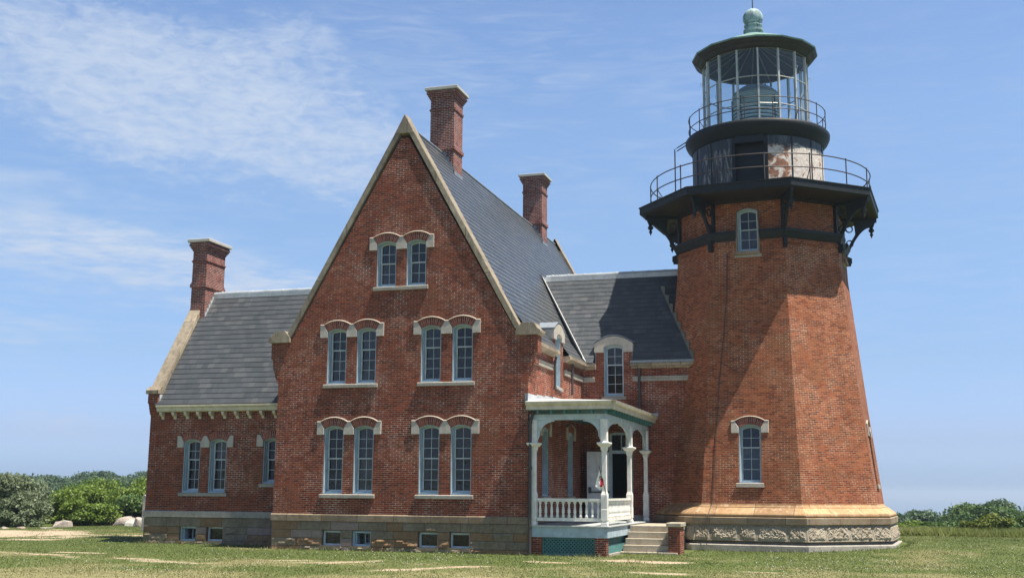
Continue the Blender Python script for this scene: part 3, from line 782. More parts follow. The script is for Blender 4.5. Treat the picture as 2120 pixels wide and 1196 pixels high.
# ---- wing on the left
WR = (4.72, 9.62)                                               # ridge y, z
ww = [(-13.42, 1.74, 1.94, 2, 3), (-12.33, 1.74, 1.94, 2, 3), (-10.12, 2.08, 1.62, 2, 2)]
mb = MB(); mb.panel([(WX + .42, ZW), (HX, ZW), (HX, 5.02), (WX + .42, 5.02)], [arch(.70, H, RISE, z0=z, u0=u) for u, z, H, a, b in ww], Fw, 0, .11)
mb.build('wall', 'red_brick', house)
for u, z, H, a, b in ww: window(house, at_frame(Mw, u, z), .70, H, RISE, a, b)
hood(house, at_frame(Mw, -12.875, 3.68 - RISE), .70, RISE, (-.545, .545), label=False); sill(house, Fw, -13.88, -11.87, 1.74, m='grey_stone')
hood(house, at_frame(Mw, -10.12, 3.70 - RISE), .70, RISE, (0,), label=False); sill(house, Fw, -10.57, -9.65, 2.08)
# end gable of the wing (faces left)
Fg, Mg = frame((WX, WY, 0), (0, -1, 0), (0, 0, 1))
sl_w = (WR[1] - 4.95) / (WR[0] - 1.5)
gy = [(0, ZW), (0, 4.55), (.06, 4.62), (.12, 4.78), (.18, 4.98), (.24, 5.02), (.24, 5.36), (-.1, 5.42), (-(WR[0] - WY), WR[1] + .02), (-5.9, 5.42), (-5.95, ZW)]
mb = MB(); mb.prism(gy, Fg, 0, .42); mb.build('wall', 'red_brick', house)
mb = MB(); mb.box(WX, HX, WB - .3, WB, ZW, 5.0); mb.build('wall', 'red_brick', house)
wu = (-13.43, -12.32)
blocks(Fw, WX - .02, HX - .03, [(u - .34, u + .34, .02, .52) for u in wu], [GZ - .3, .02, .27, .52, .845], 9, rough_p=.2).build('foundation', FM, house)
basement(Fw, Mw, wu, .68, .02, .52, casement=(0,))
mb = MB(); mb.prism([(WY + p[0], p[1]) for p in wp], lambda u, w, d: (d, u, w), WX - .05, HX - .052); mb.box(WX - .05, WX + .25, WY + .303, WB, .85, ZW); mb.build('water_table', 'grey_stone', house, bevel=.012)
mb = MB(); mb.box(WX + .02, WX + .3, WY + .3, WB, GZ - .3, .846); mb.build('foundation', 'foundation_grey', house)
roof_part([slope((WX + .3, WY - .26, 4.955), (WX + .3, WR[0], WR[1]), 0, 9.5, (1, 0, 0))])
roof_part([slope((HX + 3.2, 2 * WR[0] - WY + .26, 4.955), (HX + 3.2, WR[0], WR[1]), 0, 9.15, (-1, 0, 0))])
mb = MB(); mb.tube([(-14.6, WR[0], WR[1] + .05), (-5.6, WR[0], WR[1] + .05)], .055, 8)
for k in range(14): mb.tube([(-14.3 + .68 * k, WR[0], WR[1] + .05), (-14.24 + .68 * k, WR[0], WR[1] + .05)], .072, 8)
mb.box(-14.6, -5.6, WR[0] - .14, WR[0] + .14, WR[1] - .19, WR[1] + .0)
mb.build('ridge_cap', 'lead_light', house, merge=False)
mb = MB()                                                        # stepped flashing beside the wing chimney
for k in range(6):
    y = 4.02 + .12 * k; z = WR[1] - (WR[0] - y) * sl_w
    mb.box(-14.635, -14.60, y, y + .125, z - .1, z + .22)
mb.build('flashing', 'lead_light', cw, merge=False)
# wing coping
mb = MB(); Fc = lambda u, w, d: (d, u, w)
lo, hi = Vector((1.72, 5.50, 0)), Vector((4.20, 9.16, 0)); dv = (hi - lo).normalized(); nv = Vector((-dv.y, dv.x, 0))
mb.prism([(lo - nv * .16)[:2], (hi - nv * .16)[:2], (hi + nv * .02)[:2], (lo + nv * .02)[:2]], Fc, WX - .05, WX + .45)
mb.build('coping', 'coping_stone', house, bevel=.015)
mb = MB(); mb.prism([(1.50, 5.36), (1.95, 5.36), (2.0, 5.60), (1.72, 5.66), (1.50, 5.50)], Fc, WX - .08, WX + .48); mb.build('kneeler', 'coping_stone', house, bevel=.012)
mb = MB(); mb.box(WX + .425, WX + .47, 1.62, 1.9, 5.0, 5.34); mb.build('flashing', 'lead_light', house)
# wing gutter and brackets
mb = MB(); mb.prism([(1.45, 4.93), (1.45, 4.86), (1.52, 4.82), (1.55, 4.70), (1.62, 4.68), (1.83, 4.68), (1.83, 4.95)], Fc, WX + .42, HX - .005); mb.build('gutter', 'cream_paint', house)
bk = MB(); bk.prism([(1.58, 4.675), (1.58, 4.60), (1.64, 4.54), (1.74, 4.50), (1.77, 4.42), (1.80, 4.42), (1.80, 4.675)], lambda u, w, d: (d, u, w), -.055, .055)
b0 = bk.build('eave_bracket', 'cream_paint', house, Matrix.Translation((-14.72, 0, 0)))
for k in range(1, 11): inst(b0, house, Matrix.Translation((-14.72 + .523 * k, 0, 0)))

# ---- link block between house and tower
RL = (10.15, 10.70)
lw = (1.25, 5.46, .76, 2.0)
LO = [(-.2, .80), (1.04, .80), (1.04, 4.04), (1.25, 4.10), (1.5, 4.13), (1.75, 4.10), (1.96, 4.04), (1.96, .80), (5.6, .80), (5.6, 6.62)] + dn(1.25, .76, 5.46) + [(-.2, 6.62)]
mb = MB(); mb.panel(LO, [], Fl, 0, .11); notch(mb, Fl, 1.25, .76, 5.46)
for a, b in ((1, 2), (2, 3), (3, 4), (4, 5), (5, 6), (6, 7)): mb.face([Fl(*LO[a], 0), Fl(*LO[b], 0), Fl(*LO[b], .3), Fl(*LO[a], .3)])
mb.build('wall', 'red_brick', house)
mb = MB(); mb.box(-.2, 5.6, 12.5, 12.8, GZ, 6.6); mb.build('wall', 'red_brick', house)
window(house, at_frame(Ml, lw[0], lw[1]), lw[2], lw[3], RISE, 2, 3); sill(house, Fl, lw[0] - .47, lw[0] + .47, lw[1])
roof_part([slope((-2.4, 7.24, 6.74), (-2.4, RL[0], RL[1]), 0, 7.3, (1, 0, 0))], gap=(2.895, 4.405, .98))
roof_part([slope((4.9, 2 * RL[0] - 7.24, 6.74), (4.9, RL[0], RL[1]), 0, 7.3, (-1, 0, 0))])
mb = MB(); mb.tube([(-2.15, RL[0], RL[1] + .06), (4.2, RL[0], RL[1] + .06)], .06, 8)
for k in range(9): mb.tube([(-1.9 + .68 * k, RL[0], RL[1] + .06), (-1.84 + .68 * k, RL[0], RL[1] + .06)], .078, 8)
mb.box(-2.2, 4.2, RL[0] - .15, RL[0] + .15, RL[1] - .2, RL[1] + .01)
mb.build('ridge_cap', 'lead_light', house, merge=False)
# valley flashing lies on the main roof beside the link roof
mb = MB(); v0, v1 = Vector((.2, 7.22, 6.76)), Vector((-2.30, 10.13, RL[1])); nm = Vector((SL, 0, 1)).normalized()
dv = (v1 - v0).normalized(); sd_ = nm.cross(dv).normalized(); sd_ = sd_ if sd_.y < 0 else -sd_
for a, b, h_ in ((.0, .30, .035), (.30, .345, .07)):
    mb.face([v0 + sd_ * a + nm * .035, v0 + sd_ * b + nm * h_, v1 + sd_ * b + nm * h_, v1 + sd_ * a + nm * .035])
mb.face([v0 + nm * -.05, v0 + nm * .035, v1 + nm * .035, v1 + nm * -.05])
mb.build('valley_flashing', 'pale_roof_metal', house, merge=False)

# gutters and belt courses of main side wall and link
gp = [(0, 6.50), (-.10, 6.50), (-.16, 6.56), (-.27, 6.60), (-.27, 6.68), (-.235, 6.685), (-.235, 6.74), (-.20, 6.74), (-.20, 6.70), (0, 6.70)]
def run_gutter(seg):
    mb = MB()
    for kind, a, b in seg:
        if kind == 'y': mb.prism([(p[0], p[1]) for p in gp], lambda u, w, d: (-u, d, w), a, b)
        else: mb.prism([(p[0], p[1]) for p in gp], lambda u, w, d: (d, LY + u, w), a, b)
    return mb
mb = MB(); mb.prism([(-(p[0]) * 1.55 , p[1]) for p in gp], lambda u, w, d: (HX - u, d, w), .46, 20.3); mb.build('gutter', 'coping_stone', house)  # unseen left gutter, widened so its shadow reaches the wing roof
run_gutter([('y', .46, 3.12)]).build('gutter', 'coping_stone', house)
g2_ = run_gutter([('y', 4.54, 7.5), ('x', 0.001, .56)]); g2_.build('gutter', 'coping_stone', house)
run_gutter([('x', 1.94, 4.9)]).build('gutter', 'coping_stone', house)
mb = MB(); mb.box(1.94, 4.9, LY - .30, LY - .28, 6.70, 6.79); mb.build('gutter_lip', 'lead', house)
def belt(boxes):
    for b in boxes:
        m2 = MB(); m2.box(*b, 6.02, 6.13); x0, x1, y0, y1 = b; m2.box(x0, x1 + (.02 if x1 < .2 and x1 > 0 else 0), y0 - (.02 if y0 > 7 else 0), y1, 6.133, 6.21); m2.build('belt_course', 'grey_stone', house, bevel=.01)
belt([(-.05, .07, .46, 3.05), (-.05, .07, 4.62, 7.43), (0.07, .50, LY - .07, LY + .05), (1.98, 4.9, LY - .07, LY + .05)])

# wall dormers
def dormer(F, M, u, zs, w, crown, depth):
    hw = .755; top = crown
    d = MB()
    # stone head: segmental-arched block with an arched opening
    ar = arch(w, crown - .30 - zs, RISE, z0=zs, u0=u)[2:]              # arc from right to left
    outl = [(u - hw, 7.16), (u - w / 2, 7.16)] + ar[::-1] + [(u + w / 2, 7.16), (u + hw, 7.16), (u + hw, 7.50)]
    for k in range(0, 11):
        t = 1 - 2 * k / 10; outl.append((u + hw * .86 * t, 7.56 + .22 * (1 - t * t)))
    outl.append((u - hw, 7.50))
    d.prism(outl, F, -.06, .30)
    head = d.build('dormer', 'hood_stone', house, bevel=.012)
    r = MB()
    prof = [(u - hw - .03, 7.52)] + [(u - hw * .86 * (1 - 2 * k / 10), 7.585 + .22 * (1 - (1 - 2 * k / 10) ** 2)) for k in range(11)] + [(u + hw + .03, 7.52)]
    poly = prof + [(p[0], p[1] + .035) for p in prof[::-1]]
    r.prism(poly, F, -.08, depth + .9)
    r.build('dormer_roof', 'lead', head)
    for s_ in (-1, 1):
        c = MB(); a, b = sorted((u + s_ * hw, u + s_ * (hw - .07))); c.prism([(a, 6.5), (b, 6.5), (b, 7.52), (a, 7.52)], F, .302, depth + .8)
        a, b = sorted((u + s_ * .695, u + s_ * (hw - .012))); c.prism([(a, 6.62), (b, 6.62), (b, 7.155), (a, 7.155)], F, .02, .30)
        c.build('dormer_cheek', 'lead', head, merge=False)
dormer(Fr, Mr, 3.83, 5.52, .75, 7.70, .35)
dormer(Fl, Ml, 1.25, 5.46, .76, 7.76, .35)
mb = MB(); mb.box(-.6, -.005, 3.14, 3.26, 6.62, 7.15); mb.box(-.6, -.005, 4.40, 4.52, 6.62, 7.15); mb.box(.57, .69, LY + .005, 8.1, 6.62, 7.15); mb.box(1.81, 1.93, LY + .005, 8.1, 6.62, 7.15); mb.build('wall', 'red_brick', house, merge=False)

# rainwater pipes
def pipe(pts, r=.05):
    b = MB(); b.tube(pts, r, 8)
    for p in (pts[1:-1]): b.tube([(p[0], p[1], p[2] - .04), (p[0], p[1], p[2] + .04)], r * 1.35, 8)
    return b.build('downspout', 'pipe_brown', house, merge=False)
pipe([(.10, -.085, GZ + .0), (.10, -.085, .8), (.10, -.085, 2.6), (.10, -.085, 4.05), (.20, -.06, 4.40)], .052)
pipe([(.17, 2.95, 6.5), (.12, 2.95, 6.3), (.12, 2.95, 5.4), (.32, 2.95, 5.26)], .045)
pipe([(.14, 5.45, 6.5), (.12, 5.45, 6.2), (.12, 5.45, 5.36)], .045)
mb = MB(); mb.tube([(2.25, LY - .10, 6.5), (2.25, LY - .10, 6.30)], [.085, .06], 8); mb.tube([(2.25, LY - .10, 6.3), (2.25, LY - .10, 4.85)], .055, 8); mb.build('downspout', 'pipe_brown', house, merge=False)

# door, frame and hall behind, its shade painted near-black
mb = MB(); I = lambda u, w, d: Fl(u, w, d)
for a, b, z0, z1 in ((1.04, 1.13, .83, 4.06), (1.87, 1.96, .83, 4.06), (1.13, 1.87, 3.30, 3.42), (1.13, 1.87, 4.0, 4.10), (1.485, 1.515, 3.42, 4.0)): mb.prism([(a, z0), (b, z0), (b, z1), (a, z1)], Fl, .06, .2)
df = mb.build('door_frame', 'window_blue', house, merge=False)
g = MB(); g.face([Fl(1.13, 3.42, .12), Fl(1.87, 3.42, .12), Fl(1.87, 4.0, .12), Fl(1.13, 4.0, .12)]); g.build('transom_pane', 'dark_glass', df)
mb = MB(); mb.box(1.0, 2.0, 7.81, 10.5, .75, .80); mb.box(.97, .999, 7.81, 10.5, .75, 4.2); mb.box(2.001, 2.03, 7.81, 10.5, .75, 4.2); mb.box(.97, 2.03, 10.5, 10.55, .75, 4.2); mb.box(.97, 2.03, 7.81, 10.5, 4.201, 4.25); mb.build('hall', 'shade_black', house, merge=False)
Fd, Md = frame((.30, 6.98, .84), (.83, .56, 0), (0, 0, 1))
mb = MB(); mb.prism([(0, 0), (.9, 0), (.9, 2.52), (0, 2.52)], Fd, 0, .05)
for a, b, z0, z1 in ((.12, .42, 1.35, 2.35), (.50, .80, 1.35, 2.35), (.12, .42, .2, .85), (.50, .80, .2, .85)):
    mb.prism([(a, z0), (b, z0), (b, z0 + .03), (a, z0 + .03)], Fd, -.012, 0); mb.prism([(a, z1 - .03), (b, z1 - .03), (b, z1), (a, z1)], Fd, -.012, 0)
    mb.prism([(a, z0 + .03), (a + .03, z0 + .03), (a + .03, z1 - .03), (a, z1 - .03)], Fd, -.012, 0); mb.prism([(b - .03, z0 + .03), (b, z0 + .03), (b, z1 - .03), (b - .03, z1 - .03)], Fd, -.012, 0)
dr = mb.build('door', 'door_white', house, merge=False)
mb = MB(); mb.prism([(.06, .98), (.14, .98), (.14, 1.2), (.06, 1.2)], Fd, -.09, 0); mb.prism([(.14, 1.0), (.88, 1.0), (.88, 1.045), (.14, 1.045)], Fd, -.09, -.05); mb.build('push_bar', 'dark_iron_bar', dr, merge=False)
mb = MB(); mb.box(.056, 1.04, LY - .06, LY, .8, ZW - .06); mb.box(1.96, 2.48, LY - .06, LY, .8, ZW - .06); mb.build('water_table', 'grey_stone', house)

# ------------------------------------------------------------------ corner porch (parts of the house)
PX, PY1 = 2.50, 7.35
mb = MB(); mb.box(.02, 2.64, -.10, LY - .065, .79, .83); dk = mb.build('porch_deck', 'deck_grey', house, bevel=.006)
mb = MB(); mb.box(.06, 2.585, -.03, .01, .47, .788); mb.box(2.545, 2.585, .012, LY - .07, .47, .788); mb.build('skirt_board', 'porch_skirt_blue', dk)
mb = MB(); mb.box(.04, .47, .0, .35, GZ - .2, .469); mb.build('porch_pier', 'red_brick', house)
mb = MB(); mb.box(2.18, 2.53, .0, .35, GZ - .2, .469); mb.build('porch_pier', 'red_brick', house)
def lattice(F, L, z0, z1):
    mb = MB(); H = z1 - z0
    mb.prism([(0, z0), (L, z0), (L, z0 + .06), (0, z0 + .06)], F, .0, .04); mb.prism([(0, z1 - .05), (L, z1 - .05), (L, z1), (0, z1)], F, .0, .04)
    for a in (0, L - .06): mb.prism([(a, z0 + .06), (a + .06, z0 + .06), (a + .06, z1 - .05), (a, z1 - .05)], F, .0, .04)
    w = .042; st = .118
    for sgn, d in ((1, .012), (-1, .026)):
        k = -H
        while k < L + H:
            p = []
            # strip centre line u = k + sgn*(z - z0); clip to the frame
            def at_z(z): return k + (z - z0) if sgn > 0 else k + (z1 - z)
            zs = [z0 + .05, z1 - .04]; us = [at_z(z) for z in zs]
            lo_u, hi_u = .05, L - .05
            za, zb = zs
            if sgn > 0:
                za = max(za, z0 + (lo_u - k)); zb = min(zb, z0 + (hi_u - k))
            else:
                za = max(za, z1 - (hi_u - k)); zb = min(zb, z1 - (lo_u - k))
            if zb - za > .02:
                a, b = at_z(za), at_z(zb); mb.prism([(a - w * .7, za), (a + w * .7, za), (b + w * .7, zb), (b - w * .7, zb)], F, d, d + .013)
            k += st
    return mb.build('lattice_panel', 'teal_paint', house, merge=False)
Fp, Mp = frame((.472, .06, 0), (1, 0, 0), (0, 0, 1)); lattice(Fp, 1.706, GZ + .02, .468)
Fp2, Mp2 = frame((2.50, .352, 0), (0, 1, 0), (0, 0, 1)); lattice(Fp2, 3.4, GZ + .02, .468)
mb = MB(); mb.box(.06, 2.4, .62, .66, GZ - .1, .46); mb.box(2.30, 2.34, .66, 6.8, GZ - .1, .46); mb.build('porch_shade_sheets', 'shade_black', house, merge=False)  # dark sheets stand in for the shade behind the lattice
mb = MB(); mb.box(2.44, 2.56, .36, 2.9, GZ - .2, -.03); mb.box(.472, 2.178, .02, .12, GZ - .2, GZ + .015); mb.build('porch_plinth', 'grey_stone', house, bevel=.01)

def sq_loft(secs, cx, cy):
    mb = MB()
    for (z0, h0), (z1, h1) in zip(secs[:-1], secs[1:]):
        a = [(-h0, -h0), (h0, -h0), (h0, h0), (-h0, h0)]; b = [(-h1, -h1), (h1, -h1), (h1, h1), (-h1, h1)]
        for i in range(4):
            j = (i + 1) % 4
            mb.face([(cx + a[i][0], cy + a[i][1], z0), (cx + a[j][0], cy + a[j][1], z0), (cx + b[j][0], cy + b[j][1], z1), (cx + b[i][0], cy + b[i][1], z1)])
    return mb
COLS = [(0, .105), (.10, .105), (.11, .088), (.16, .088), (.17, .105), (.50, .105), (.52, .098), (.90, .105), (.95, .105), (1.06, .072), (2.28, .072), (2.36, .10), (2.44, .105), (2.445, .135), (2.49, .175), (2.53, .205), (2.57, .205), (2.575, .15), (2.60, .105), (3.30, .105)]
for x, y in ((.19, .07), (PX - .02, .07), (PX - .02, 4.10), (PX - .02, 7.28)):
    m2 = sq_loft([(.831 + z, h) for z, h in COLS], 0, 0)
    # chamfered shaft
    m2.build('porch_column', 'porch_white', house, Matrix.Translation((x, y, 0)), bevel=.012)
# beams and arched brackets
mb = MB(); mb.box(.06, PX + .06, .0, .14, 4.12, 4.30); mb.box(PX - .09, PX + .062, .142, LY - .01, 4.12, 4.30); mb.build('porch_beam', 'porch_blue', house)
def bracket(F, u, sgn, ru, rz, th):
    p = [(0, 0), (ru + .06, 0), (ru + .06, -.03)]
    for k in range(11):
        t = math.pi / 2 * k / 10; p.append((ru - ru * math.sin(t) + .075, -.045 - rz + rz * math.cos(t)))
    p += [(.10, -rz - .06), (.05, -rz - .10), (.05, -rz - .16), (0, -rz - .17)]
    p = [(u + sgn * a, 4.119 + b) for a, b in p]
    mb = MB(); mb.prism(p if sgn < 0 else p, F, -th / 2, th / 2)
    hole = [(u + sgn * a, 4.119 + b) for a, b in ((.05, -.05), (.05 + ru * .42, -.05), (.05, -.05 - rz * .42))]
    mb.prism(hole, F, -th / 2 - .012, -th / 2 - .001)
    return mb.build('arch_bracket', 'porch_blue', house)
Fa, _ = frame((0, .07, 0), (1, 0, 0), (0, 0, 1)); Fs, _ = frame((PX - .02, 0, 0), (0, 1, 0), (0, 0, 1))
bracket(Fa, .295, 1, .50, .44, .06); bracket(Fa, PX - .125, -1, .50, .44, .06)
bracket(Fs, .175, 1, 1.55, .55, .06); bracket(Fs, 3.995, -1, 1.55, .55, .06); bracket(Fs, 4.205, 1, 1.2, .55, .06); bracket(Fs, 7.175, -1, 1.2, .55, .06)
# railings with turned balusters
BAL = [(.032, 0), (.05, .0), (.05, .075), (.036, .085), (.042, .10), (.03, .115), (.044, .15), (.048, .19), (.044, .24), (.030, .34), (.026, .39), (.036, .405), (.028, .42), (.048, .432), (.048, .492)]
bm_ = MB(); bm_.lathe(BAL, (0, 0, 0), 10)
def railing(p0, p1, n):
    p0, p1 = Vector(p0), Vector(p1); d = (p1 - p0).normalized(); q = d.cross(Vector((0, 0, 1)))
    mb = MB(); M = Matrix(((d.x, q.x, 0, p0.x), (d.y, q.y, 0, p0.y), (0, 0, 1, 0), (0, 0, 0, 1))); L = (p1 - p0).length
    mb.obox(M, 0, L, -.065, .065, 1.60, 1.665); mb.obox(M, 0, L, -.045, .045, 1.562, 1.599); mb.obox(M, 0, L, -.05, .05, .965, 1.068)
    r = mb.build('porch_railing', 'porch_white', house, merge=False)
    global b_proto
    for k in range(n):
        pos = p0 + d * (L * (k + .5) / n); Mx = Matrix.Translation((pos.x, pos.y, 1.069))
        if b_proto is None: b_proto = bm_.build('baluster', 'porch_white', r, Mx, smooth=True)
        else: inst(b_proto, r, Mx)
b_proto = None
railing((.30, .07, 0), (PX - .13, .07, 0), 11); railing((PX - .02, .18, 0), (PX - .02, 3.99, 0), 20)
# porch roof: boarded teal soffit, rafter tails, cream fascia, pale metal top
mb = MB(); mb.box(.03, 2.80, -.26, LY - .01, 4.42, 4.44); mb.build('porch_ceiling', 'teal_paint', house)
for k in range(6): mb = MB(); mb.box(.36 + .44 * k, .42 + .44 * k, -.255, -.001, 4.302, 4.415); mb.build('rafter_tail', 'teal_paint', house)
for k in range(16): mb = MB(); mb.box(PX + .065, 2.795, .15 + .45 * k, .21 + .45 * k, 4.302, 4.415); mb.build('rafter_tail', 'teal_paint', house)
mb = MB(); Fy = lambda u, w, d: (d, u, w); fp = [(0, 4.43), (-.05, 4.43), (-.05, 4.545), (-.075, 4.555), (-.12, 4.60), (-.14, 4.665), (-.14, 4.69), (0, 4.69)]
mb.prism([(a - .26, b) for a, b in fp], Fy, .02, 2.80); mb.prism([(-(a - 2.80), b) for a, b in fp], lambda u, w, d: (u, d, w), -.26, LY - .01)
mb.build('porch_fascia', 'cream_paint', house)
mb = MB(); e = [Vector((.005, -.40, 4.692)), Vector((2.95, -.40, 4.692)), Vector((2.95, LY - .005, 4.692)), Vector((.005, LY - .005, 4.90)), Vector((.005, 1.2, 4.90))]
mb.face([e[0], e[1], e[4]]); mb.face([e[1], e[2], e[3], e[4]]); mb.face([e[0], e[1], e[2], e[3]][::-1]); mb.build('porch_roof', 'pale_roof_metal', house, merge=False)
mb = MB()
for k in range(7): mb.box(.002, .02, -.06 + 1.05 * k, .98 + 1.05 * k, 4.70 + min(.16, .16 * k), 4.98 + min(.14, .05 * k))
for k in range(5): mb.box(.45 + .5 * k, .94 + .5 * k, LY - .02, LY - .002, 4.82 - .03 * k, 5.0 - .05 * k)
mb.build('flashing', 'lead_light', house, merge=False)
mb = MB(); mb.box(-.10, .0, -.02, -.003, 4.62, 4.98); mb.build('flashing', 'lead', house)

# ------------------------------------------------------------------ steps, pier, flag
st = thing('stone_steps', 'worn buff stone steps rising to the landing beside the white porch', 'steps', (3.35, 2.6, GZ))
sx = (2.60, 4.12)
for k, (y, zt, x0, x1) in enumerate(((1.95, -.03, 2.42, 4.42), (2.25, .175, sx[0], sx[1]), (2.56, .375, 2.62, sx[1]), (2.86, .58, 2.64, sx[1]), (3.16, .775, 2.66, sx[1]))):
    zb = (GZ - .2) if k == 0 else (-.03, .175, .375, .58)[k - 1] + .0005
    mb = MB(); mb.box(x0, x1, y, y + .34 if k < 4 else 7.35, zb, zt)
    if k: mb.box(x0 + .01, x1 - .01, y + .36, 7.35, zb, zt - .02) if k < 4 else None
    mb.build('step', 'step_stone', st, bevel=.012)
pr = thing('brick_pier', 'low red brick pier with a buff stone cap at the right end of the steps', 'pier', (4.31, 2.5, GZ))
mb = MB(); mb.box(4.125, 4.50, 2.05, 2.95, GZ - .2, .775); mb.build('pier', 'red_brick', pr)
mb = MB(); mb.box(4.07, 4.56, 1.98, 3.02, .776, .91); mb.build('capstone', 'step_stone', pr, bevel=.02)
fl = thing('small_flag', 'small white flag with red emblem on a black pole at the porch column', 'flag', (2.50, -.05, 1.75))
p0, p1 = Vector((2.55, -.04, 1.80)), Vector((2.415, -.42, 2.645))
mb = MB(); mb.tube([p0, p1], .011, 6); mb.lathe([(0, -.02), (.022, 0), (0, .022)], p1, 8); mb.build('pole', 'flag_pole', fl)

A_, B_, C_, D_ = Vector((2.425, -.395, 2.59)), Vector((2.505, -.17, 2.25)), Vector((2.40, -.20, 2.05)), Vector((2.30, -.34, 2.15))
B_, C_, D_ = [A_ + (q - A_) * 1.25 for q in (B_, C_, D_)]
_fn = (B_ - A_).cross(D_ - A_).normalized(); _fn = _fn if _fn.y < 0 else -_fn
def flag_pt(s_, t_, o=0.0):
    p = A_ * (1 - s_) * (1 - t_) + B_ * s_ * (1 - t_) + C_ * s_ * t_ + D_ * (1 - s_) * t_
    return p + _fn * (.018 * math.sin(s_ * 5 + t_ * 7) * t_ + o)
mb = MB(); N = 12
for i in range(N):
    for j in range(N):
        mb.face([flag_pt(i / N, j / N), flag_pt((i + 1) / N, j / N), flag_pt((i + 1) / N, (j + 1) / N), flag_pt(i / N, (j + 1) / N)])
cl = mb.build('flag_cloth', 'flag_white', fl, smooth=True)
mb = MB()                                                        # red emblem, then dark marks
def patch(mb, poly, o):
    c = (sum(p[0] for p in poly) / len(poly), sum(p[1] for p in poly) / len(poly))
    for a, b in zip(poly, poly[1:] + poly[:1]):
        for k in range(3):
            f0, f1 = k / 3, (k + 1) / 3
            q = [(c[0] + (v[0] - c[0]) * f, c[1] + (v[1] - c[1]) * f) for v, f in ((a, f0), (a, f1), (b, f1), (b, f0))]
            mb.face([flag_pt(x, y, o) for x, y in q])
patch(mb, [(.42, .34), (.54, .10), (.78, .05), (.95, .20), (.96, .46), (.80, .76), (.58, .72), (.62, .54), (.50, .54), (.54, .42)], .004)
mb.build('flag_emblem', 'flag_red', cl, merge=False)
def stroke(a, b, w=.022):
    d = Vector((b[0] - a[0], b[1] - a[1])).normalized(); n_ = Vector((-d.y, d.x)) * w
    mb.face([flag_pt(p[0] + q * n_.x, p[1] + q * n_.y, .005) for p, q in ((a, 1), (a, -1), (b, -1), (b, 1))])
# letters I R, read down the fly
mb = MB(); stroke((.28, .50), (.42, .50))
mb.build('flag_letter', 'flag_black', cl, merge=False); mb = MB(); stroke((.26, .36), (.42, .36)); stroke((.26, .36), (.26, .22)); stroke((.26, .22), (.345, .22)); stroke((.345, .22), (.345, .36)); stroke((.345, .30), (.43, .20))
mb.build('flag_letter', 'flag_black', cl, merge=False); mb = MB(); stroke((.80, .62), (.95, .58), .03); mb.build('flag_mark', 'flag_black', cl, merge=False)

# ------------------------------------------------------------------ lighthouse tower
TX, TY, PH, DE = 6.796, 9.731, -.088, .015
tower = thing('lighthouse_tower', 'octagonal red brick lighthouse tower with black iron gallery and glazed lantern', 'lighthouse', (TX, TY, GZ))
def vang(k):
    hw = R_(22.5) + DE; m, o = divmod(k, 2); return -math.pi / 2 + PH + m * math.pi / 2 + (hw if o else -hw)
def vp(k, r, z, dx=0.0): a = vang(k % 8); return Vector((TX + dx + r * math.cos(a), TY + r * math.sin(a), z))
def oct_loft(prof, mb, caps=(False, False), dx=0.0):
    for (r0, z0), (r1, z1) in zip(prof[:-1], prof[1:]):
        for k in range(8): mb.face([vp(k, r0, z0, dx), vp(k + 1, r0, z0, dx), vp(k + 1, r1, z1, dx), vp(k, r1, z1, dx)])
    if caps[0]: mb.face([vp(k, *prof[0], dx) for k in range(8)][::-1])
    if caps[1]: mb.face([vp(k, *prof[-1], dx) for k in range(8)])
def Rz(z):
    P = [(1.48, 4.375), (4.47, 4.0), (7.66, 3.645), (10.05, 3.385), (10.6, 3.35), (11.25, 3.34)]
    for (a, ra), (b, rb) in zip(P[:-1], P[1:]):
        if z <= b: return ra + (rb - ra) * (z - a) / (b - a)
    return P[-1][1]
def tface(k, za, zb):
    """frame of the tower face between vertices k, k+1 from height za (origin, face centre) to zb"""
    a0, a1, b0, b1 = vp(k, Rz(za), za), vp(k + 1, Rz(za), za), vp(k, Rz(zb), zb), vp(k + 1, Rz(zb), zb)
    o = (a0 + a1) / 2; u = (a1 - a0); v = (b0 + b1) / 2 - o
    return frame(o, u, v), (a1 - a0).length / 2, (b1 - b0).length / 2, v.length
TWIN = {}
mb = MB()
for k in range(8):
    levels = [1.48, 4.9, 10.05, 11.25] if k in (0, 2) else [1.48, 4.47, 7.66, 10.05, 11.25]
    for za, zb in zip(levels[:-1], levels[1:]):
        (F, M), h0, h1, L = tface(k, za, zb)
        hs = []
        if k in (0, 2) and za == 1.48: hs = [arch(.78, 2.08, .12, z0=.735, u0=-.02)]
        if k in (0, 2) and zb == 11.25: hs = [[(-.40, L), (-.40, .60), (.40, .60), (.40, L)][::-1]]
        if hs and zb == 11.25:
            out = [(-h0, 0), (h0, 0), (h1, L), (.39, L), (.39, .60), (-.39, .60), (-.39, L), (-h1, L)]
            mb.panel(out, [], F, uvf=lambda u, w, za=za, k=k: (u + k * 1.37, w + za))
        else:
            mb.panel([(-h0, 0), (h0, 0), (h1, L), (-h1, L)], hs, F, 0, .12, uvf=lambda u, w, za=za, k=k: (u + k * 1.37, w + za))
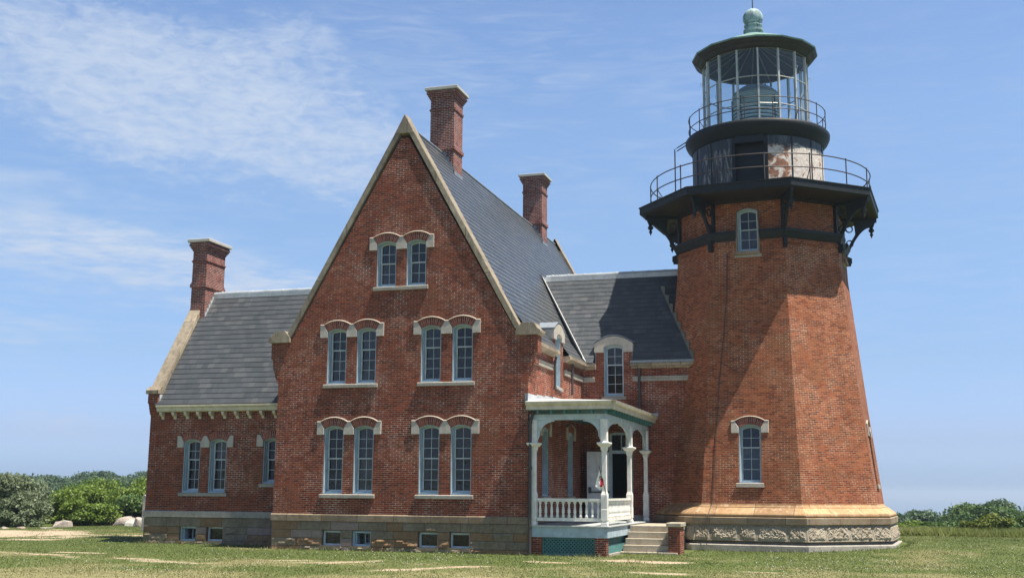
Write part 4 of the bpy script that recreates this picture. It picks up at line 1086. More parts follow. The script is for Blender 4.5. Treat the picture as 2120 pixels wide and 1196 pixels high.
# frieze above the belt, behind the brackets
for k in range(8):
    a0, a1 = vp(k, 3.20, 11.4), vp(k + 1, 3.20, 11.4); F, M = frame((a0 + a1) / 2, a1 - a0, (0, 0, 1)); h = (a1 - a0).length / 2
    if k in (0, 2):
        out = [(-h, 0), (-.39, 0), (-.39, .78), (-.2, .87), (0, .90), (.2, .87), (.39, .78), (.39, 0), (h, 0), (h, 1.28), (-h, 1.28)]
    else: out = [(-h, 0), (h, 0), (h, 1.28), (-h, 1.28)]
    mb.panel(out, [], F, uvf=lambda u, w, k=k: (u + k * 1.37, w + 11.4))
for (r, z, hh) in ((3.395, 10.88, .06), (3.42, 10.945, .06)):
    for k in range(8):
        gp_ = .45 / (vp(k, r, 0) - vp(k + 1, r, 0)).length
        for t0, t1 in (((0, .5 - gp_), (.5 + gp_, 1)) if k in (0, 2) else ((0, 1),)):
            P = lambda r_, z_, t: vp(k, r_, z_).lerp(vp(k + 1, r_, z_), t)
            pr2 = [(r - .1, z), (r, z), (r, z + hh), (r - .1, z + hh)]
            for (r0, z0), (r1, z1) in zip(pr2[:-1], pr2[1:]): mb.face([P(r0, z0, t0), P(r0, z0, t1), P(r1, z1, t1), P(r1, z1, t0)])
mb.build('wall', 'tower_brick', tower, merge=False)
mb = MB(); oct_loft([(2.7, 1.5), (2.7, 12.6)], mb); mb.build('core', 'shade_black', tower)
for k in (0, 2):
    (F, M), h0, h1, L = tface(k, 1.48, 4.9)
    window(tower, M @ Matrix.Translation((-.02, .02 if k == 0 else .14, .735)), .78, 2.08, .12, 2, 3)
    hood(tower, M @ Matrix.Translation((-.02, 0, .735 + 2.08 - .12)), .78, .12, (0,))
    sill(tower, F, -.50, .46, .735, h=.15)
    # upper window: set plumb, its foot standing out of the wall
    a0, a1 = vp(k, 3.20, 10.66), vp(k + 1, 3.20, 10.66); F, M = frame((a0 + a1) / 2, a1 - a0, (0, 0, 1))
    M2 = M @ Matrix.Translation((0, -.12, 0))
    window(tower, M2, .77, 1.64, .12, 2, 2)
    mb = MB(); mb.prism([(-.47, -.13), (.47, -.13), (.43, -.005), (-.43, -.005)], F, -.30, .1); mb.prism([(-.44, -.004), (-.385, -.004), (-.385, 1.5), (-.44, .6)], F, -.21, .1); mb.prism([(.385, -.004), (.44, -.004), (.44, .6), (.385, 1.5)], F, -.21, .1)
    o = mb.build('window_sill', 'water_table_stone', tower, merge=False)
    mb = MB(); mb.prism([(-.50, -.22), (.50, -.22), (.50, -.131), (-.50, -.131)], F, -.20, .1); mb.build('window_sill', 'grey_stone', tower, merge=False)
# iron belt
mb = MB(); bp = [(3.0, 11.10), (3.40, 11.10), (3.46, 11.20), (3.48, 11.25), (3.54, 11.33), (3.54, 11.44), (3.0, 11.50)]
for k in range(8):
    Lk = (vp(k, 3.5, 0) - vp(k + 1, 3.5, 0)).length; gp_ = .435 / Lk
    for t0, t1 in (((0, .5 - gp_), (.5 + gp_, 1)) if k in (0, 2) else ((0, 1),)):
        P = lambda r, z, t: vp(k, r, z).lerp(vp(k + 1, r, z), t)
        for (r0, z0), (r1, z1) in zip(bp[:-1], bp[1:]): mb.face([P(r0, z0, t0), P(r0, z0, t1), P(r1, z1, t1), P(r1, z1, t0)])
        for t in (t0, t1):
            if 0 < t < 1: mb.face([P(r, z, t) for r, z in bp])
        if t1 < 1: mb.build('iron_belt', 'black_iron', tower, merge=False); mb = MB()
    if k == 7: mb.build('iron_belt', 'black_iron', tower, merge=False)
# plinth: slab, rock-faced blocks in drafted margins, cap band, sandstone mouldings
mb = MB(); oct_loft([(4.0, GZ - .4), (5.03, GZ - .4), (5.01, .105), (4.97, .135), (4.70, .15), (4.68, .27)], mb); mb.build('plinth_base', 'grey_stone', tower, merge=False)
mb = MB(); rr = random.Random(5)
zb0, zb1, rb0, rb1 = .26, .80, 4.93, 4.78
oct_loft([(4.6, zb0 - .004), (rb0 + .002, zb0 - .004)], mb)
for k in range(8):
    a0, a1, b0, b1 = vp(k, rb0, zb0), vp(k + 1, rb0, zb0), vp(k, rb1, zb1), vp(k + 1, rb1, zb1)
    o = (a0 + a1) / 2; F, M = frame(o, a1 - a0, (b0 + b1) / 2 - o); h = (a1 - a0).length / 2; hb = (b1 - b0).length / 2; L = ((b0 + b1) / 2 - o).length
    mb.face([F(-h, 0, 0), F(h, 0, 0), F(h, 0, .3), F(-h, 0, .3)])
    ws = [.15, .25, .165, .27, .165] if k % 2 == 0 else [.22, .28, .28, .22]
    tot = sum(ws); u = -h
    for wf in ws:
        w = 2 * h * wf / tot; e = u + w; g = .006; m = .05
        sc = lambda x, zz: x * (1 + (hb / h - 1) * zz / L)
        nx, nz = int((w - 2 * m) / .032), int((L - 2 * m) / .032)
        ph = [rr.uniform(0, 6.3) for _ in range(8)]
        def Hh(i, j):
            if i in (0, nx) or j in (0, nz): return 0.0
            x, z = i * .032, j * .032
            ed = min(i, nx - i, j, nz - j); v = sum(math.sin((7 + q * 5.1) * x + ph[q]) * math.cos((9 + 4.7 * q) * z + ph[7 - q]) for q in range(6)) / 6
            return min(1, ed / 1.5) * max(.012, .042 + .055 * v + rr.uniform(-.020, .020))
        Hs = [[Hh(i, j) for j in range(nz + 1)] for i in range(nx + 1)]
        P = lambda i, j: F(sc(u + m + (w - 2 * m) * i / nx, m + (L - 2 * m) * j / nz), m + (L - 2 * m) * j / nz, -Hs[i][j])
        for i in range(nx):
            for j in range(nz): mb.face([P(i, j), P(i + 1, j), P(i + 1, j + 1), P(i, j + 1)])
        q = lambda x, z, d=0: F(sc(x, z), z, d)
        O = [(u + g, 0), (e - g, 0), (e - g, L), (u + g, L)]; Ii = [(u + m, m), (e - m, m), (e - m, L - m), (u + m, L - m)]
        for i in range(4):
            j = (i + 1) % 4; mb.face([q(*O[i]), q(*O[j]), q(*Ii[j]), q(*Ii[i])])
        mb.face([q(u - g, 0, .012), q(u + g, 0, .012), q(u + g, L, .012), q(u - g, L, .012)])
        u = e
mb.build('plinth_blocks', 'tower_granite', tower, merge=False)
mb = MB(); oct_loft([(4.5, .802), (4.87, .802), (4.89, .83), (4.89, 1.03), (4.86, 1.05), (4.5, 1.06)], mb)
mb.build('plinth_cap', 'water_table_stone', tower, merge=False)
mb = MB(); oct_loft([(4.5, 1.065), (4.80, 1.07), (4.835, 1.10), (4.835, 1.14), (4.79, 1.19), (4.70, 1.25), (4.60, 1.32), (4.53, 1.365), (4.50, 1.37), (4.50, 1.395), (4.44, 1.40), (4.40, 1.45), (4.385, 1.50), (4.2, 1.51)], mb)
mb.build('plinth_moulding', 'tower_sandstone', tower, merge=False)

# gallery: octagonal deck on eight tracery brackets
DX = -.06
mb = MB(); oct_loft([(4.70, 12.66), (4.78, 12.70), (4.78, 12.93), (4.82, 12.95), (4.82, 12.985)], mb, (False, True), DX); mb.build('gallery_deck', 'black_iron', tower, merge=False)
mb = MB(); oct_loft([(3.0, 12.70), (4.70, 12.66)], mb, (False, False), DX); oct_loft([(3.15, 12.55), (3.30, 12.58), (3.30, 12.70)], mb); mb.build('gallery_soffit', 'soffit_brown', tower, merge=False)
def gbracket(k):
    a = vang(k); er = Vector((math.cos(a), math.sin(a), 0)); F = lambda u, w, d: Vector((TX, TY, 0)) + er * u + Vector((0, 0, w)) + Vector((-er.y, er.x, 0)) * d
    mb = MB(); t = .055
    def pl(p, th=t): mb.prism(p, F, -th, th)
    pl([(3.18, 12.52), (4.62, 12.50), (4.62, 12.655), (3.18, 12.655)])
    pl([(4.34, 12.28), (4.47, 12.28), (4.56, 12.499), (4.34, 12.499)])
    pl([(3.20, 11.45), (3.32, 11.45), (3.32, 12.519), (3.20, 12.519)])
    # curved brace
    pts = []
    for i in range(13):
        s_ = i / 12; r = 3.36 + 1.05 * s_; z = 11.02 + 1.28 * (1 - (1 - s_) ** 1.9) ; pts.append((r, z))
    lo = [(r, z) for r, z in pts]; hi = [(r - .05, z + .13) for r, z in pts]
    for i in range(12): pl([lo[i], lo[i + 1], hi[i + 1], hi[i]], t * .9)
    # rings between brace and beam
    for (cr, cz, ro) in ((3.52, 11.62, .15), (3.52, 12.22, .15), (3.80, 11.95, .07)):
        for i in range(14):
            t0, t1 = 2 * math.pi * i / 14, 2 * math.pi * (i + 1) / 14; ri = ro - .035
            pl([(cr + ri * math.cos(t0), cz + ri * math.sin(t0)), (cr + ro * math.cos(t0), cz + ro * math.sin(t0)), (cr + ro * math.cos(t1), cz + ro * math.sin(t1)), (cr + ri * math.cos(t1), cz + ri * math.sin(t1))], .03)
    web = [(r, z) for r, z in pts if r > 3.72]; pl([(3.72, 12.519)] + [(web[0][0] - .05 + .02, web[0][1] + .12)] + [(r - .05, min(z + .12, 12.5)) for r, z in web[1:]] + [(4.38, 12.519)], .022)
    pl([(3.36, 10.72), (3.52, 10.72), (3.52, 10.80), (3.56, 10.82), (3.56, 11.02), (3.36, 11.099)], .07)
    b = mb.build('gallery_bracket', 'black_iron', tower, merge=False)
    p = MB(); c = F(4.41, .26, 0); p.lathe([(0, 11.58), (.03, 11.66), (.075, 11.76), (.03, 11.80), (.11, 11.88), (.11, 11.95), (.06, 11.99), (.09, 12.06), (0, 12.07)], c, 10); p.build('pendant', 'black_iron', b, smooth=True)
for k in range(8): gbracket(k)

# watch room drum with door
VD = R_(-85.7); cD = (TX + DX, TY, 0)
uvR_c[0] = R_(-92.0)
mb = MB(); RD = 2.56
ha = .235
mb.lathe([(RD, 12.99), (RD, 13.6), (RD, 14.3), (RD, 15.32)], cD, 60, R_(-92) + ha, R_(-92) - ha + 2 * math.pi, uvR=RD)
mb.v = [v for v in mb.v]
# make v of the uv measured from the drum's foot, u signed round the door
for i, u in enumerate(mb.uv):
    mb.uv[i] = [((a if a < math.pi * RD else a - 2 * math.pi * RD), b - 12.99 - .25) for a, b in u]
    if max(q[0] for q in mb.uv[i]) - min(q[0] for q in mb.uv[i]) > 3: mb.uv[i] = [(abs(q[0]), q[1]) for q in mb.uv[i]]
drum = mb.build('watch_room', 'worn_iron', tower, merge=False)
mb = MB()
for k in range(16):
    a = R_(-92) + ha + .02 + (2 * math.pi - 2 * ha - .04) * k / 15
    er = Vector((math.cos(a), math.sin(a), 0)); et = Vector((-er.y, er.x, 0)); o = Vector(cD)
    F = lambda u, w, d: o + er * (RD - .005 + d) + et * u + Vector((0, 0, w))
    mb.prism([(-.028, 12.99), (.028, 12.99), (.028, 15.3), (-.028, 15.3)], F, .022, 0)
mb.build('batten', 'black_iron', drum, merge=False)
mb = MB(); er = Vector((math.cos(R_(-92)), math.sin(R_(-92)), 0)); et = Vector((-er.y, er.x, 0)); o = Vector(cD)
F = lambda u, w, d: o + er * (RD - d) + et * u + Vector((0, 0, w)); hw = RD * math.sin(ha)
for p in ([(-hw - .03, 12.99), (-hw + .05, 12.99), (-hw + .05, 15.2), (-hw - .03, 15.2)], [(hw - .05, 12.99), (hw + .06, 12.99), (hw + .06, 15.2), (hw - .05, 15.2)], [(-hw + .05, 15.0), (hw - .05, 15.0), (hw - .05, 15.3), (-hw + .05, 15.3)]): mb.prism(p, F, .0, .5)
mb.prism([(-hw + .05, 12.99), (hw - .05, 12.99), (hw - .05, 15.0), (-hw + .05, 15.0)], F, .34, .38)
for z in (13.15, 14.15): mb.prism([(-hw + .18, z), (hw - .18, z), (hw - .18, z + .75), (-hw + .18, z + .75)], F, .325, .34)
mb.build('door', 'black_iron', drum, merge=False)
mb = MB(); mb.lathe([(2.3, 15.24), (2.57, 15.26), (2.62, 15.36), (2.76, 15.52), (2.84, 15.68), (2.85, 15.80), (2.80, 15.86), (2.5, 15.90), (1.9, 15.93)], cD, 64); mb.build('upper_gallery', 'black_iron', tower, smooth=True)

# railings: curved rails with posts
def tower_rail(R, z0, zm, zt, n, a_off, rr_=.021, stays=()):
    mb = MB()
    for z in (zm, zt):
        mb.tube([(cD[0] + R * math.cos(2 * math.pi * k / 64), cD[1] + R * math.sin(2 * math.pi * k / 64), z) for k in range(65)], rr_, 6, cap=False)
    r = mb.build('railing', 'rail_iron', tower, smooth=True)
    for k in range(n):
        a = a_off + 2 * math.pi * k / n; x, y = cD[0] + R * math.cos(a), cD[1] + R * math.sin(a)
        p = MB(); p.tube([(x, y, z0), (x, y, zt + .05)], rr_ * 1.15, 6)
        if k in stays: p.tube([(x, y, zm), (cD[0] + (R - .35) * math.cos(a), cD[1] + (R - .35) * math.sin(a), z0)], rr_ * .8, 6)
        p.build('rail_post', 'rail_iron', r)
tower_rail(4.28, 12.98, 13.52, 14.02, 16, VD + R_(3.2), .022, (1, 3, 5, 7, 9, 11, 13, 15))
tower_rail(2.70, 15.86, 16.28, 16.75, 16, VD + R_(-9.0), .018, (2, 6, 10, 14))
# ladder between galleries
mb = MB(); a = VD - math.pi / 2 + R_(3); er = Vector((math.cos(a), math.sin(a), 0)); et = Vector((-er.y, er.x, 0)); o = Vector(cD)
for s_ in (-.2, .2):
    q = [o + er * 3.28 + et * s_ + Vector((0, 0, 12.98)), o + er * 3.28 + et * s_ + Vector((0, 0, 15.55))]
    for i in range(1, 8): t = math.pi / 2 * i / 7; q.append(o + er * (3.28 - .48 * math.sin(t) * 1.15) + et * s_ + Vector((0, 0, 15.55 + .34 * (math.sin(t)))))
    mb.tube(q, .022, 6)
for k in range(9): mb.tube([o + er * 3.28 + et * -.2 + Vector((0, 0, 13.2 + .28 * k)), o + er * 3.28 + et * .2 + Vector((0, 0, 13.2 + .28 * k))], .014, 5)
mb.build('ladder', 'rail_iron', tower, merge=False)

# lantern: sixteen glazed bays
NL = 16; A0 = VD + R_(3.7); RG = 2.06; ZB, ZT = 15.92, 19.02
la = lambda k, r, z: Vector((cD[0] + r * math.cos(A0 + 2 * math.pi * k / NL), cD[1] + r * math.sin(A0 + 2 * math.pi * k / NL), z))
for k in range(NL):
    mb = MB(); a = A0 + 2 * math.pi * k / NL; er = Vector((math.cos(a), math.sin(a), 0)); et = Vector((-er.y, er.x, 0)); o = Vector(cD)
    F = lambda u, w, d: o + er * (RG + d) + et * u + Vector((0, 0, w))
    mb.prism([(-.032, ZB), (.032, ZB), (.032, ZT), (-.032, ZT)], F, .045, -.06)
    mb.build('mullion', 'mullion', tower, merge=False)
for k in range(NL):
    for z in (ZB + .02, 16.72, 17.84, ZT - .03): mb = MB(); mb.tube([la(k, RG, z), la(k + 1, RG, z)], .022, 6); gb = mb.build('glazing_bar', 'mullion', tower, merge=False)
    g = MB(); g.face([la(k, RG - .01, ZB), la(k + 1, RG - .01, ZB), la(k + 1, RG - .01, ZT), la(k, RG - .01, ZT)]); g.build('pane', 'lantern_glass', gb)
    if k % 2 == 0:
        for z in (16.5, 17.4, 18.3):
            h_ = MB(); p = la(k, RG + .09, z); h_.tube([p + Vector((0, 0, .07 * math.sin(t))) + (la(k, 1, 0) - la(k, 0, 0)) * .045 * math.cos(t) for t in [2 * math.pi * i / 10 for i in range(11)]], .008, 5, cap=False)
            h_.build('handhold', 'mullion', gb, merge=False)
# lantern roof
def gon(prof, n, a0, c, mb):
    for (r0, z0), (r1, z1) in zip(prof[:-1], prof[1:]):
        for k in range(n):
            t0, t1 = a0 + 2 * math.pi * k / n, a0 + 2 * math.pi * (k + 1) / n; P = lambda r, z, t: (c[0] + r * math.cos(t), c[1] + r * math.sin(t), z)
            mb.face([P(r0, z0, t0), P(r0, z0, t1), P(r1, z1, t1), P(r1, z1, t0)])
mb = MB(); gon([(2.50, 19.27), (2.52, 19.33), (.45, 20.28), (.30, 20.30)], NL, A0, cD, mb); rf = mb.build('lantern_roof', 'copper_edge', tower, merge=False)
mb = MB(); gon([(2.49, 19.265), (2.40, 19.16), (2.30, 19.10), (2.20, 19.0), (2.10, 18.96), (2.0, 19.0)], NL, A0, cD, mb); mb.build('lantern_cornice', 'lantern_soffit', rf, merge=False)
mb = MB(); gon([(2.02, 19.0), (.3, 19.95), (.02, 19.97)], NL, A0, cD, mb); mb.build('lantern_ceiling', 'lantern_inner', rf, merge=False)
mb = MB()
for k in range(NL): mb.tube([la(k, 1.98, 18.96), la(k, .25, 19.88)], .028, 5)
mb.build('ceiling_rib', 'rib_grey', rf, merge=False)
mb = MB(); mb.lathe([(.34, 20.24), (.34, 20.42), (.40, 20.46), (.40, 20.54), (.29, 20.58), (.29, 20.66), (.37, 20.70), (.37, 20.74), (.33, 20.76)], cD, 24)
bt = mb.build('roof_neck', 'copper_green', rf, merge=False)
mb = MB(); mb.lathe([(.41 * math.sin(t), 21.06 - .41 * math.cos(t)) for t in [math.pi * (.18 + .82 * i / 16) for i in range(17)]], cD, 28); mb.build('ventilator_ball', 'copper_green', rf, smooth=True)
mb = MB(); mb.tube([(cD[0], cD[1], 21.4), (cD[0], cD[1], 22.6)], [.028, .012], 6); mb.build('lightning_rod', 'rail_iron', rf)
# fresnel lens on its pedestal
mb = MB(); mb.lathe([(.55, 15.9), (.55, 16.0), (.75, 16.02), (.75, 16.08)], cD, 24); pdl = mb.build('lens_pedestal', 'black_iron', tower, merge=False)
pr_ = []
for i in range(26):
    z = 16.1 + i * .075; r = .93 - .45 * max(0, (i - 21) / 5) ** 1.3 - .06 * max(0, (6 - i) / 6); pr_ += [(r - .05, z), (r, z + .02), (r, z + .05), (r - .05, z + .072)]
mb = MB(); mb.lathe(pr_ + [(.05, 18.1)], cD, 32); mb.build('lens', 'lens_glass', pdl, merge=False)
mb = MB()
for k in range(8):
    a = 2 * math.pi * k / 8 + .2; mb.tube([(cD[0] + .95 * math.cos(a), cD[1] + .95 * math.sin(a), 16.05), (cD[0] + .95 * math.cos(a), cD[1] + .95 * math.sin(a), 17.5), (cD[0] + .5 * math.cos(a), cD[1] + .5 * math.sin(a), 18.1)], .02, 5)
mb.build('lens_frame', 'black_iron', pdl, merge=False)
# lightning cable down the tower
mb = MB(); q = []
for z, u in ((10.6, -.78), (9., -.80), (7.2, -.98), (5.5, -1.12), (4.2, -1.2), (3., -1.28), (1.6, -1.36)):
    (F, M), h0, h1, L = tface(0, max(1.48, z), max(1.48, z) + .3); q.append(F(u + .02 * math.sin(z * 9), 0, -.03))
(F, M), *_ = tface(0, 1.48, 1.8); q += [F(-1.38, -.10, -.12), F(-1.40, -.36, -.45), F(-1.41, -.62, -.50), F(-1.42, -1.2, -.55), F(-1.42, -1.45, -.62)]
mb.tube(q, .013, 6); mb.build('lightning_cable', 'pipe_brown', tower, smooth=True)

mb = MB(); an = -math.pi / 2 + PH - math.pi / 4; nv_ = Vector((math.cos(an), math.sin(an), 0)); sl_ = (RL[1] - 6.74) / (RL[0] - 7.24); prev = None
for k in range(9):
    y = 7.2 + .30 * k; z = 6.76 + (y - 7.24) * sl_; pts = []
    for zz in (z - .05, z + .13):
        ap = Rz(zz) * math.cos(R_(22.5) - DE); pts.append(Vector((TX + (ap - nv_.y * (y - TY)) / nv_.x, y, zz)) + nv_ * .02)
    if prev:
        st_ = [prev[0], pts[0], Vector((pts[1].x, pts[1].y, pts[1].z - .05)), Vector((prev[1].x, prev[1].y, prev[1].z + .26))]; mb.face(st_)
    prev = pts
mb.build('flashing', 'lead_dark', house, merge=False)

# ------------------------------------------------------------------ ground
def vnoise(x, y, seed, scale):
    r = np.random.RandomState(seed); g = r.rand(64, 64); u = x / scale; v = y / scale
    i, j = np.floor(u).astype(int), np.floor(v).astype(int); f, h = u - i, v - j; f = f * f * (3 - 2 * f); h = h * h * (3 - 2 * h)
    G = lambda a, b: g[a % 64, b % 64]
    return (G(i, j) * (1 - f) + G(i + 1, j) * f) * (1 - h) + (G(i, j + 1) * (1 - f) + G(i + 1, j + 1) * f) * h
def fbm(x, y, seed, scale, o=4):
    t = 0; a = .5
    for k in range(o): t = t + a * vnoise(x, y, seed + k, scale); a *= .5; scale *= .5
    return t / (1 - .5 ** o)
def sstep(a, b, x): t = np.clip((x - a) / (b - a), 0, 1); return t * t * (3 - 2 * t)
def height(x, y):
    x = np.asarray(x, float); y = np.asarray(y, float)
    z = GZ + .21 * sstep(5.5, 12.5, x) * sstep(1, 12, y) + .05 * (fbm(x, y, 40, 6.0) - .5) * sstep(1.5, 5, np.abs(y + 0) + 0 * x) * (y < 2)
    z = z - 3.4 * sstep(18, 60, y - .5 * np.minimum(0, x - 11)) * sstep(-14, -3, x)
    d = np.sqrt((x - 5) ** 2 + (y - 0) ** 2)
    z = z - 45 * sstep(260, 620, d)
    return z
DIRT = [  # worn earth: x0, y0, x1, y1, half width, strength
    (-42, 3.2, -24.5, 6.6, 4.2, 1.0), (-25, 6.8, -17.8, 7.3, .85, .85), (-24, 1.0, -20, 2.5, 1.0, .7),
    (-16.6, -4.8, -13.0, -5.7, .42, .62), (-13.0, -5.7, -10.3, -7.6, .4, .52), (-13.9, -4.4, -12.7, -4.4, .40, .7),
    (-10.4, -6.3, -9.2, -6.5, .35, .62), (-9.2, -7.0, -7.2, -7.4, .4, .55), (-7.0, -7.2, -4.6, -5.9, .36, .52), (-6.2, -5.6, -5.1, -5.0, .3, .6),
    (-3.9, -5.8, -3.2, -4.6, .4, .6), (-1.6, -8.2, .4, -5.6, .45, .65), (3.3, -1.6, 4.9, -1.85, .42, .95), (1.2, -3.0, 2.0, -3.2, .3, .6),
    (4.6, -6.2, 5.6, -6.4, .35, .6), (7.2, -4.9, 8.0, -5.0, .3, .55), (9.2, -8.0, 10.6, -8.0, .4, .5), (-8.6, -13.2, -5.5, -12.6, .8, .4), (1.5, -9.4, 3.2, -9.2, .5, .5)]
def dirt_at(x, y):
    d = np.zeros_like(x); w = (fbm(x, y, 77, 1.4) - .5) + .9 * (fbm(x * .6, y * 1.6, 78, .55) - .5)
    for x0, y0, x1, y1, hw, s_ in DIRT:
        vx, vy = x1 - x0, y1 - y0; t = np.clip(((x - x0) * vx + (y - y0) * vy) / (vx * vx + vy * vy + 1e-9), 0, 1)
        r = np.hypot(x - x0 - t * vx, (y - y0 - t * vy) * 1.0) / hw
        d = np.maximum(d, s_ * (1 - sstep(.35, 1.45, r + w * (1.3 if hw > 1.5 else 2.1))))
    return d
def dry_at(x, y):
    base = fbm(x, y, 21, 3.0); front = sstep(0.0, -14.0, y - .10 * x); fine = fbm(x, y, 61, .9)
    return np.clip(sstep(.30, .70, base * .55 + fine * .27 + front * .16) * .8 + front * .05 + .02 + dirt_at(x, y) * .5, 0, 1)
def ax(dense0, dense1, step, far):
    a = list(np.arange(dense0, dense1, step)); g = step; p = a[0]
    while p > -far: g *= 1.22; p -= g; a.insert(0, p)
    g = step; p = a[-1]
    while p < far: g *= 1.22; p += g; a.append(p)
    return np.array(a)
gx, gy_ = ax(-32, 20, .22, 700), ax(-16, 22, .22, 700)
X, Y = np.meshgrid(gx, gy_, indexing='ij'); Z = height(X, Y)
nx_, ny_ = X.shape; idx = np.arange(nx_ * ny_).reshape(nx_, ny_)
quads = np.stack([idx[:-1, :-1], idx[1:, :-1], idx[1:, 1:], idx[:-1, 1:]], -1).reshape(-1, 4)
def np_mesh(name, V, Fc, m, attrs=None, parent=None, smooth=False, loc=None):
    V = np.asarray(V, np.float32); Fc = np.asarray(Fc, np.int32); k = Fc.shape[1]
    if loc is not None: V = V - np.array(loc, np.float32)
    me = bpy.data.meshes.new(name); me.vertices.add(len(V)); me.vertices.foreach_set('co', V.ravel())
    me.loops.add(Fc.size); me.loops.foreach_set('vertex_index', Fc.ravel())
    me.polygons.add(len(Fc)); me.polygons.foreach_set('loop_start', np.arange(0, Fc.size, k, dtype=np.int32))
    if smooth: me.polygons.foreach_set('use_smooth', np.ones(len(Fc), bool))
    for an_, (dom, val) in (attrs or {}).items():
        at_ = me.attributes.new(an_, 'FLOAT', dom); at_.data.foreach_set('value', np.asarray(val, np.float32).ravel())
    me.materials.append(MATS[m]); me.update(calc_edges=True)
    o = bpy.data.objects.new(name, me); link(o, parent, Matrix.Translation(loc) if loc is not None else None); return o
gr = np_mesh('ground', np.stack([X, Y, Z], -1).reshape(-1, 3), quads, 'ground', {'dirt': ('POINT', dirt_at(X, Y)), 'dry': ('POINT', dry_at(X, Y))}, smooth=True)
tag(gr, kind='structure')
sea = np_mesh('sea', [(-60000, -60000, -44), (60000, -60000, -44), (60000, 60000, -44), (-60000, 60000, -44)], [(0, 1, 2, 3)], 'sea'); tag(sea, kind='structure')

# grass blades, thick on the lawn and thin on bare earth
def in_house(x, y):
    h = (x > WX - .1) & (x < .1) & (y > WY - .1) | (x > HX - .1) & (x < .06) & (y > -.06) | (x > 0) & (x < 2.7) & (y > -.05) & (y < 8) | (x > 2.4) & (x < 4.6) & (y > 1.9) & (y < 8)
    return h | (np.hypot(x - TX, y - TY) < 4.9)
def blades(n, x0, x1, y0, y1, hmin, hmax, m, name, keep, wid=.012, lean=.6):
    x = nrs.uniform(x0, x1, n); y = nrs.uniform(y0, y1, n)
    k = keep(x, y) & ~in_house(x, y); x, y = x[k], y[k]
    # inside the photographed wedge (with a margin for other viewpoints)
    rx, ry = x - CAM.x, y - CAM.y; az = np.degrees(np.arctan2(rx, ry)); k = (az > -46) & (az < 14); x, y = x[k], y[k]; n = len(x)
    z = height(x, y) - .01; h = nrs.uniform(hmin, hmax, n) * (.6 + .8 * fbm(x, y, 91, 1.1)); a = nrs.uniform(0, 2 * np.pi, n); w = wid * nrs.uniform(.7, 1.4, n)
    lx, ly = nrs.normal(0, lean, n) * h, nrs.normal(0, lean, n) * h
    V = np.stack([np.stack([x - w * np.cos(a), y - w * np.sin(a), z], -1), np.stack([x + w * np.cos(a), y + w * np.sin(a), z], -1), np.stack([x + lx, y + ly, z + h], -1)], 1).reshape(-1, 3)
    dry = dry_at(x, y); tone = np.clip(dry * .75 + nrs.normal(.12, .16, n), 0, 1)
    o = np_mesh(name, V, np.arange(3 * n).reshape(-1, 3), m, {'tone': ('FACE', tone)}); return o
kp = lambda x, y: nrs.rand(len(x)) > dirt_at(x, y) * 1.15
g1 = blades(460000, -30, 19, -15, 18, .018, .052, 'blade', 'lawn_grass', kp, .013); tag(g1, kind='stuff')
edge_keep = lambda x, y: (nrs.rand(len(x)) < sstep(.52, .7, fbm(x, y, 33, 1.0)))
g2b = blades(45000, -30, 19, -15, 16, .06, .13, 'blade', 'grass_tufts', edge_keep, .012); tag(g2b, kind='stuff')
def near_wall(x, y):
    d = np.minimum.reduce([np.hypot(np.clip(x, HX, 0) - x, 0 - y), np.hypot(np.clip(x, WX, HX) - x, WY - y), np.hypot(np.clip(x, 0, 2.55) - x, -.03 - y), np.abs(np.hypot(x - TX, y - TY) - 4.85), np.hypot(np.clip(x, 2.4, 4.5) - x, 1.95 - y)])
    return nrs.rand(len(x)) < sstep(.34, .03, d) * (.35 + .65 * fbm(x, y, 19, .5))
g3 = blades(260000, -16, 12.5, -.6, 14, .05, .15, 'blade', 'wall_foot_grass', near_wall, .011, .35); tag(g3, kind='stuff')
# clover flowers
n = 3600; fx = nrs.uniform(-22, 18, n); fy = nrs.uniform(-14, 10, n)
k = (fbm(fx, fy, 55, 2.6) > .52 - .06 * (fx > 6)) & ~in_house(fx, fy) & (dirt_at(fx, fy) < .3); fx, fy = fx[k], fy[k]; n = len(fx)
fz = height(fx, fy) + nrs.uniform(.03, .07, n); r_ = nrs.uniform(.009, .016, n)
V = []; Fq = []
o6 = np.array([(1, 0, 0), (-1, 0, 0), (0, 1, 0), (0, -1, 0), (0, 0, 1), (0, 0, -1)], float)
V = (np.stack([fx, fy, fz], -1)[:, None, :] + o6[None] * r_[:, None, None]).reshape(-1, 3)
t8 = np.array([(0, 2, 4), (2, 1, 4), (1, 3, 4), (3, 0, 4), (2, 0, 5), (1, 2, 5), (3, 1, 5), (0, 3, 5)])
cf = np_mesh('clover_flowers', V, (np.arange(n)[:, None, None] * 6 + t8[None]).reshape(-1, 3), 'flower', {'tone': ('FACE', nrs.rand(n * 8))}); tag(cf, kind='stuff')

